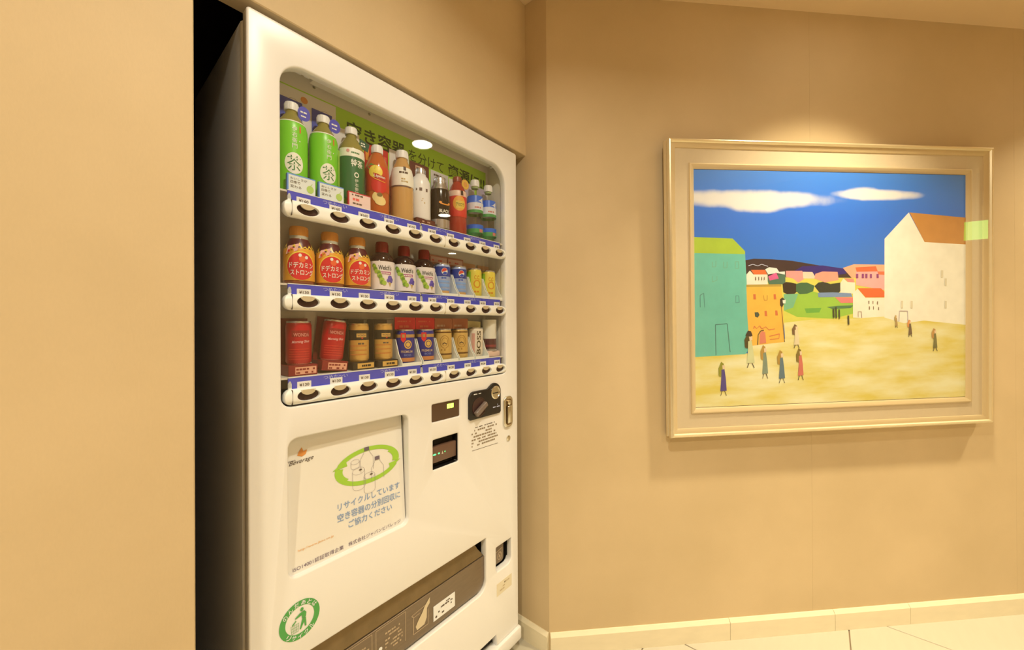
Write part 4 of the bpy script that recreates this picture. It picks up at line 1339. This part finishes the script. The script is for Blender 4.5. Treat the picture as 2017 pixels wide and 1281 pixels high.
def ground_paint():
    m = mat('painted_ground', (234, 206, 106), .55, vary=.0)
    nt = m.node_tree
    b = nt.nodes['Principled BSDF']
    tc = nt.nodes.new('ShaderNodeTexCoord')
    mp = nt.nodes.new('ShaderNodeMapping')
    mp.inputs['Scale'].default_value = (4, 1, 16)
    no = nt.nodes.new('ShaderNodeTexNoise')
    no.inputs['Scale'].default_value = 1.2
    no.inputs['Detail'].default_value = 5
    rp = nt.nodes.new('ShaderNodeValToRGB')
    e = rp.color_ramp.elements
    e[0].position, e[1].position = .33, .66
    e[0].color = (*obs(230, 198, 84), 1)
    e[1].color = (*obs(246, 226, 162), 1)
    nt.links.new(tc.outputs['Object'], mp.inputs[0])
    nt.links.new(mp.outputs[0], no.inputs['Vector'])
    nt.links.new(no.outputs['Fac'], rp.inputs[0])
    nt.links.new(rp.outputs[0], b.inputs['Base Color'])
    return m
cv = MB().box(-PW / 2, .0180, -PH / 2, PW / 2, .0212, PH / 2, sky_paint()).build('canvas', fr, 0)
PAINT = [
 ('hill', (62, 40, 38), [(-370,105),(-332,111),(-260,109),(-178,103),(-115,93),(-52,83),(33,70),(119,52),(118,1),(-371,5)]),
 ('hill', (50, 30, 105), [(-194,51),(-136,82),(-52,85),(63,69),(43,52),(-94,41),(-195,42)]),
 ('hill', (248, 170, 120), [(33,75),(80,89),(214,87),(214,8),(97,9)]),
 ('meadow', (224, 204, 80), [(-371,43),(214,35),(214,-146),(-372,-135)]),
 ('meadow', (158, 190, 62), [(-212,-27),(-95,-13),(11,-41),(97,-66),(75,-101),(-11,-119),(-158,-110),(-212,-85)]),
 ('meadow', (125, 180, 125), [(-212,-23),(-153,-22),(-174,-74),(-212,-85)]),
 ('meadow', (110, 165, 60), [(-127,-78),(-57,-77),(-66,-94),(-120,-96)]),
 ('tree', (80, 112, 82), [(-281,42),(-240,52),(-205,53),(-205,15),(-273,14)]),
 ('tree', (50, 34, 26), [(-217,15),(-203,23),(-182,21),(-157,15),(-153,-10),(-168,-22),(-199,-23),(-214,-16)]),
 ('tree', (62, 102, 62), [(-161,15),(-141,20),(-116,20),(-86,8),(-91,-13),(-116,-22),(-147,-24),(-162,-12)]),
 ('tree', (46, 52, 40), [(-86,6),(-69,20),(-48,23),(-19,14),(22,19),(30,-6),(15,-20),(-31,-21),(-65,-19)]),
 ('house', (248, 226, 186), [(-363,14),(-362,52),(-348,67),(-334,52),(-277,52),(-277,14)]),
 ('house', (240, 108, 50), [(-344,69),(-287,69),(-279,52),(-332,52)]),
 ('house', (232, 226, 226), [(-287,71),(-271,79),(-240,75),(-230,61),(-207,63),(-207,51),(-240,57),(-275,52)]),
 ('house', (226, 92, 132), [(-275,44),(-242,59),(-232,36),(-269,29)]),
 ('house', (246, 150, 130), [(-203,65),(-136,65),(-128,34),(-153,20),(-174,36),(-203,42)]),
 ('house', (250, 202, 160), [(-134,61),(-94,60),(-78,35),(-132,36)]),
 ('house', (248, 156, 120), [(-82,53),(-52,62),(11,60),(15,29),(-42,20),(-86,35)]),
 ('house', (242, 170, 150), [(88,63),(214,63),(214,-12),(88,9)]),
 ('house', (228, 104, 58), [(86,77),(173,81),(181,61),(91,60)]),
 ('house', (232, 112, 66), [(179,61),(214,61),(214,47),(184,49)]),
 ('house', (250, 226, 180), [(22,-22),(22,17),(35,35),(52,21),(84,19),(84,-24)]),
 ('house', (246, 140, 115), [(39,36),(78,34),(82,19),(54,21)]),
 ('house', (124, 142, 162), [(-72,-19),(-10,-18),(67,-22),(73,-36),(-70,-36)]),
 ('house', (246, 124, 110), [(0,-37),(77,-38),(77,-59),(24,-59)]),
 ('tree', (82, 122, 72), [(-36,-74),(11,-70),(77,-69),(66,-79),(-10,-82)]),
 ('house', (251, 229, 187), [(75,-116),(75,-22),(95,-5),(127,-40),(214,-41),(214,-126)]),
 ('house', (236, 104, 48), [(95,-3),(194,-4),(212,-20),(212,-39),(129,-39)]),
 ('ground', None, [(-573,-252),(-355,-243),(-352,-189),(-208,-192),(-212,-131),(-95,-121),(75,-120),(214,-114),(382,-133),(574,-149),(575,-453),(-575,-452)]),
 ('great_house', (252, 232, 192), [(209,-118),(210,187),(315,290),(384,175),(572,166),(572,-153),(382,-133),(293,-142)]),
 ('great_house', (206, 136, 62), [(318,290),(571,272),(572,166),(384,175)]),
 ('teal_house', (108, 186, 152), [(-569,134),(-367,130),(-361,16),(-355,-231),(-369,-246),(-573,-252)]),
 ('teal_house', (176, 192, 52), [(-569,191),(-416,186),(-367,139),(-367,128),(-569,132)]),
 ('orange_house', (248, 180, 66), [(-363,14),(-222,13),(-216,-62),(-211,-204),(-262,-208),(-352,-216),(-360,-98)]),
 ('orange_house', (190, 150, 60), [(-363,14),(-222,15),(-222,6),(-363,5)]),
 ('outline', (62, 110, 95), [(-487,-247),(-488,-133),(-485,-133),(-484,-247)]),
 ('outline', (62, 110, 95), [(-487,-132),(-441,-129),(-441,-132),(-487,-135)]),
 ('outline', (62, 110, 95), [(-439,-130),(-428,-237),(-431,-237),(-442,-131)]),
 ('outline', (120, 170, 130), [(-495,100),(-496,81),(-498,81),(-498,100)]),
 ('outline', (120, 170, 130), [(-497,82),(-483,82),(-483,80),(-497,80)]),
 ('outline', (120, 170, 130), [(-484,81),(-484,104),(-481,104),(-482,81)]),
 ('outline', (120, 170, 130), [(-451,100),(-452,77),(-454,77),(-454,100)]),
 ('outline', (120, 170, 130), [(-453,78),(-439,78),(-439,76),(-453,76)]),
 ('outline', (120, 170, 130), [(-440,77),(-440,100),(-437,100),(-438,77)]),
 ('outline', (120, 170, 130), [(-405,100),(-406,75),(-408,75),(-408,100)]),
 ('outline', (120, 170, 130), [(-407,76),(-393,76),(-393,74),(-407,74)]),
 ('outline', (120, 170, 130), [(-394,75),(-394,100),(-391,100),(-391,75)]),
 ('outline', (120, 170, 130), [(-392,99),(-407,99),(-407,101),(-392,101)]),
 ('outline', (90, 150, 130), [(-404,-27),(-405,-53),(-407,-53),(-407,-27)]),
 ('outline', (90, 150, 130), [(-406,-52),(-392,-50),(-391,-53),(-406,-54)]),
 ('outline', (90, 150, 130), [(-393,-52),(-395,-27),(-392,-27),(-390,-52)]),
 ('outline', (90, 150, 130), [(-393,-28),(-406,-28),(-406,-26),(-393,-26)]),
 ('outline', (80, 140, 120), [(-547,-68),(-547,-23),(-544,-23),(-544,-68)]),
 ('outline', (80, 140, 120), [(-546,-22),(-532,-15),(-531,-17),(-545,-25)]),
 ('outline', (80, 140, 120), [(-530,-16),(-527,-69),(-529,-69),(-533,-16)]),
 ('outline', (120, 170, 130), [(-496,47),(-496,25),(-498,25),(-498,47)]),
 ('outline', (120, 170, 130), [(-498,26),(-480,33),(-479,31),(-497,24)]),
 ('outline', (120, 170, 130), [(-480,32),(-480,47),(-478,47),(-478,32)]),
 ('outline', (215, 110, 60), [(-336,-22),(-326,-22),(-325,-41),(-335,-41)]),
 ('outline', (215, 110, 60), [(-254,-23),(-245,-23),(-243,-42),(-253,-42)]),
 ('outline', (215, 110, 60), [(-291,-85),(-282,-85),(-280,-105),(-290,-104)]),
 ('outline', (215, 110, 60), [(-248,-84),(-239,-84),(-237,-103),(-247,-103)]),
 ('outline', (70, 80, 60), [(-331,-90),(-317,-89),(-311,-100),(-319,-110),(-329,-106)]),
 ('outline', (200, 140, 60), [(-293,-26),(-291,-45),(-293,-45),(-295,-26)]),
 ('outline', (200, 140, 60), [(-292,-44),(-280,-44),(-280,-46),(-292,-46)]),
 ('outline', (200, 140, 60), [(-281,-45),(-281,-26),(-278,-26),(-279,-45)]),
 ('outline', (225, 125, 90), [(-312,-209),(-311,-171),(-301,-160),(-289,-166),(-285,-206)]),
 ('outline', (110, 85, 45), [(-322,-213),(-319,-174),(-315,-175),(-318,-213)]),
 ('outline', (110, 85, 45), [(-319,-174),(-309,-159),(-305,-161),(-316,-176)]),
 ('outline', (110, 85, 45), [(-307,-158),(-295,-156),(-294,-160),(-307,-161)]),
 ('outline', (225, 110, 70), [(-337,-151),(-333,-141),(-330,-142),(-334,-152)]),
 ('outline', (225, 110, 70), [(-331,-141),(-322,-151),(-324,-152),(-332,-143)]),
 ('outline', (225, 110, 70), [(-324,-151),(-312,-140),(-310,-141),(-323,-152)]),
 ('outline', (225, 110, 70), [(-310,-140),(-302,-151),(-304,-153),(-312,-141)]),
 ('outline', (225, 110, 70), [(-303,-151),(-287,-144),(-286,-146),(-302,-153)]),
 ('outline', (225, 110, 70), [(-286,-144),(-273,-156),(-275,-157),(-287,-145)]),
 ('outline', (225, 110, 70), [(-274,-155),(-250,-152),(-249,-154),(-274,-158)]),
 ('outline', (225, 110, 70), [(-273,-180),(-231,-171),(-231,-174),(-272,-182)]),
 ('outline', (225, 110, 70), [(-230,-173),(-232,-190),(-234,-190),(-232,-172)]),
 ('outline', (225, 110, 70), [(-233,-191),(-270,-194),(-271,-192),(-233,-189)]),
 ('outline', (120, 95, 55), [(-223,-54),(-209,-204),(-212,-204),(-225,-54)]),
 ('lamp', (60, 50, 40), [(-228,-42),(-218,-35),(-205,-46),(-220,-73),(-228,-65)]),
 ('lamp', (250, 235, 200), [(-218,-46),(-205,-44),(-206,-58),(-216,-58)]),
 ('outline', (150, 60, 110), [(88,52),(97,52),(97,36),(88,36)]),
 ('outline', (150, 60, 110), [(112,52),(121,52),(121,36),(112,36)]),
 ('outline', (150, 60, 110), [(127,52),(136,52),(136,36),(127,36)]),
 ('outline', (150, 60, 110), [(147,51),(155,51),(155,36),(147,36)]),
 ('outline', (150, 60, 110), [(175,51),(184,51),(184,36),(175,36)]),
 ('outline', (130, 100, 70), [(140,-52),(144,-52),(144,-64),(140,-64)]),
 ('outline', (130, 100, 70), [(158,-53),(161,-53),(161,-64),(158,-64)]),
 ('outline', (130, 100, 70), [(177,-55),(181,-55),(181,-67),(177,-67)]),
 ('outline', (130, 100, 70), [(142,-74),(146,-74),(146,-86),(142,-86)]),
 ('outline', (130, 100, 70), [(160,-74),(163,-74),(163,-86),(160,-86)]),
 ('outline', (130, 100, 70), [(182,-77),(185,-77),(185,-88),(181,-88)]),
 ('outline', (130, 100, 70), [(-328,43),(-324,43),(-324,31),(-328,31)]),
 ('outline', (130, 100, 70), [(-315,43),(-312,43),(-312,31),(-315,31)]),
 ('outline', (130, 100, 70), [(-303,43),(-300,42),(-300,31),(-303,31)]),
 ('outline', (130, 100, 70), [(-293,42),(-290,42),(-290,31),(-293,31)]),
 ('outline', (190, 160, 130), [(95,-113),(95,-93),(98,-93),(98,-113)]),
 ('outline', (190, 160, 130), [(97,-92),(109,-92),(109,-94),(96,-94)]),
 ('outline', (190, 160, 130), [(111,-93),(113,-117),(110,-117),(108,-93)]),
 ('outline', (190, 165, 150), [(269,-135),(272,-94),(275,-94),(272,-135)]),
 ('outline', (190, 165, 150), [(273,-92),(308,-93),(308,-96),(273,-95)]),
 ('outline', (190, 165, 150), [(310,-94),(312,-148),(309,-148),(307,-94)]),
 ('outline', (228, 205, 160), [(472,32),(481,32),(481,4),(472,4)]),
 ('outline', (228, 205, 160), [(472,-56),(481,-57),(481,-85),(472,-85)]),
 ('outline', (228, 205, 160), [(322,-55),(331,-55),(331,-83),(322,-82)]),
 ('outline', (228, 205, 160), [(280,-54),(289,-54),(289,-82),(280,-82)]),
 ('outline', (228, 205, 160), [(456,64),(465,64),(465,36),(456,36)]),
 ('outline', (205, 195, 190), [(-355,86),(-338,91),(-337,89),(-354,83)]),
 ('outline', (205, 195, 190), [(-337,91),(-317,85),(-318,83),(-338,89)]),
 ('outline', (205, 195, 190), [(-318,85),(-302,91),(-301,89),(-317,83)]),
 ('outline', (205, 195, 190), [(-301,91),(-276,83),(-277,81),(-302,89)]),
 ('figure', (150, 140, 40), [(-476,-325),(-477,-297),(-466,-272),(-455,-280),(-458,-298),(-467,-329)]),
 ('figure', (240, 200, 150), [(-462,-285),(-452,-285),(-451,-298),(-460,-301)]),
 ('figure', (78, 62, 120), [(-465,-302),(-453,-300),(-448,-336),(-445,-381),(-470,-382),(-466,-335)]),
 ('figure', (70, 60, 40), [(-462,-382),(-468,-399),(-470,-399),(-464,-381)]),
 ('figure', (70, 60, 40), [(-452,-381),(-445,-399),(-447,-400),(-454,-382)]),
 ('figure', (80, 66, 26), [(-371,-221),(-373,-192),(-359,-166),(-346,-174),(-350,-193),(-360,-225)]),
 ('figure', (240, 200, 150), [(-355,-179),(-342,-180),(-341,-193),(-352,-197)]),
 ('figure', (215, 205, 140), [(-358,-198),(-344,-195),(-338,-232),(-333,-279),(-364,-280),(-359,-232)]),
 ('figure', (70, 60, 40), [(-354,-280),(-361,-298),(-364,-297),(-357,-279)]),
 ('figure', (70, 60, 40), [(-342,-279),(-333,-298),(-336,-299),(-344,-280)]),
 ('figure', (58, 44, 34), [(-369,-176),(-359,-158),(-347,-160),(-340,-177),(-350,-181)]),
 ('figure', (190, 140, 60), [(-307,-266),(-309,-238),(-299,-213),(-289,-221),(-291,-239),(-299,-270)]),
 ('figure', (240, 200, 150), [(-295,-226),(-286,-226),(-285,-239),(-293,-242)]),
 ('figure', (130, 140, 110), [(-298,-244),(-287,-241),(-282,-277),(-279,-321),(-302,-323),(-298,-277)]),
 ('figure', (70, 60, 40), [(-295,-322),(-300,-340),(-302,-339),(-297,-322)]),
 ('figure', (70, 60, 40), [(-285,-322),(-279,-340),(-281,-341),(-288,-323)]),
 ('figure', (180, 135, 55), [(-240,-286),(-242,-259),(-231,-234),(-220,-242),(-223,-259),(-232,-290)]),
 ('figure', (240, 200, 150), [(-227,-247),(-217,-247),(-217,-259),(-225,-263)]),
 ('figure', (95, 115, 115), [(-230,-264),(-219,-262),(-214,-297),(-210,-341),(-235,-343),(-231,-297)]),
 ('figure', (70, 60, 40), [(-227,-342),(-233,-360),(-235,-359),(-229,-341)]),
 ('figure', (70, 60, 40), [(-217,-342),(-210,-360),(-212,-360),(-219,-342)]),
 ('figure', (135, 105, 40), [(-163,-279),(-164,-252),(-154,-228),(-144,-236),(-147,-253),(-154,-283)]),
 ('figure', (240, 200, 150), [(-150,-241),(-141,-241),(-140,-253),(-148,-256)]),
 ('figure', (215, 110, 85), [(-153,-258),(-142,-255),(-137,-290),(-134,-332),(-157,-334),(-153,-289)]),
 ('figure', (70, 60, 40), [(-150,-334),(-155,-350),(-158,-350),(-152,-333)]),
 ('figure', (70, 60, 40), [(-140,-333),(-134,-350),(-136,-351),(-142,-334)]),
 ('figure', (120, 85, 50), [(-179,-175),(-180,-155),(-170,-137),(-160,-143),(-163,-155),(-170,-178)]),
 ('figure', (240, 200, 150), [(-166,-146),(-157,-147),(-156,-156),(-165,-158)]),
 ('figure', (235, 205, 150), [(-169,-159),(-158,-157),(-153,-183),(-150,-215),(-173,-216),(-169,-183)]),
 ('figure', (70, 60, 40), [(-166,-216),(-171,-228),(-174,-227),(-168,-215)]),
 ('figure', (70, 60, 40), [(-156,-215),(-150,-228),(-152,-229),(-158,-216)]),
 ('figure', (200, 140, 70), [(415,-202),(413,-182),(422,-164),(431,-169),(428,-182),(422,-204)]),
 ('figure', (240, 200, 150), [(425,-173),(433,-173),(434,-182),(427,-185)]),
 ('figure', (120, 110, 60), [(423,-186),(432,-184),(436,-209),(439,-241),(420,-242),(423,-209)]),
 ('figure', (70, 60, 40), [(426,-242),(422,-254),(419,-254),(424,-241)]),
 ('figure', (70, 60, 40), [(434,-241),(440,-254),(438,-255),(432,-242)]),
 ('figure', (225, 140, 70), [(307,-156),(306,-141),(313,-128),(321,-132),(319,-142),(313,-158)]),
 ('figure', (240, 200, 150), [(316,-135),(323,-135),(323,-142),(317,-144)]),
 ('figure', (110, 85, 60), [(314,-144),(322,-143),(325,-162),(328,-186),(311,-187),(314,-162)]),
 ('figure', (70, 60, 40), [(317,-187),(313,-196),(311,-195),(315,-186)]),
 ('figure', (70, 60, 40), [(324,-186),(328,-196),(326,-196),(322,-187)]),
 ('figure', (200, 160, 90), [(251,-130),(250,-119),(255,-109),(260,-112),(259,-119),(255,-131)]),
 ('figure', (240, 200, 150), [(257,-114),(261,-114),(262,-119),(258,-121)]),
 ('figure', (180, 140, 80), [(255,-121),(261,-120),(263,-134),(265,-151),(254,-152),(255,-134)]),
 ('figure', (70, 60, 40), [(258,-152),(255,-159),(253,-158),(256,-151)]),
 ('figure', (70, 60, 40), [(262,-152),(265,-159),(263,-159),(260,-152)]),
 ('figure', (66, 62, 40), [(-12,-80),(-5,-80),(-4,-115),(-11,-115)]),
 ('figure', (66, 62, 40), [(-1,-74),(5,-74),(6,-117),(0,-117)]),
 ('figure', (66, 62, 40), [(12,-84),(18,-84),(19,-119),(13,-119)]),
 ('figure', (66, 62, 40), [(50,-108),(57,-108),(58,-143),(51,-143)]),
]

# paint patches in millimetres from the canvas centre, laid over one another like the brushwork
half_w, half_h = PW / 2 - .0002, PH / 2 - .0002
layers = {}
for k, (name, rgb, pts) in enumerate(PAINT):
    p = [(max(-half_w, min(half_w, x / 1000)), max(-half_h, min(half_h, z / 1000))) for x, z in pts]
    area = sum(a[0] * b[1] - b[0] * a[1] for a, b in zip(p, p[1:] + p[:1]))
    if area < 0:
        p = p[::-1]
    m = ground_paint() if rgb is None else mat('oil_%d_%d_%d' % rgb, rgb, .55, vary=.12, scale=22)
    layers.setdefault('painted_' + name, MB()).put(poly2(p), flat(.0180), .00012 + .000012 * k, m)
for name, b in layers.items():
    b.build(name, cv, 0)
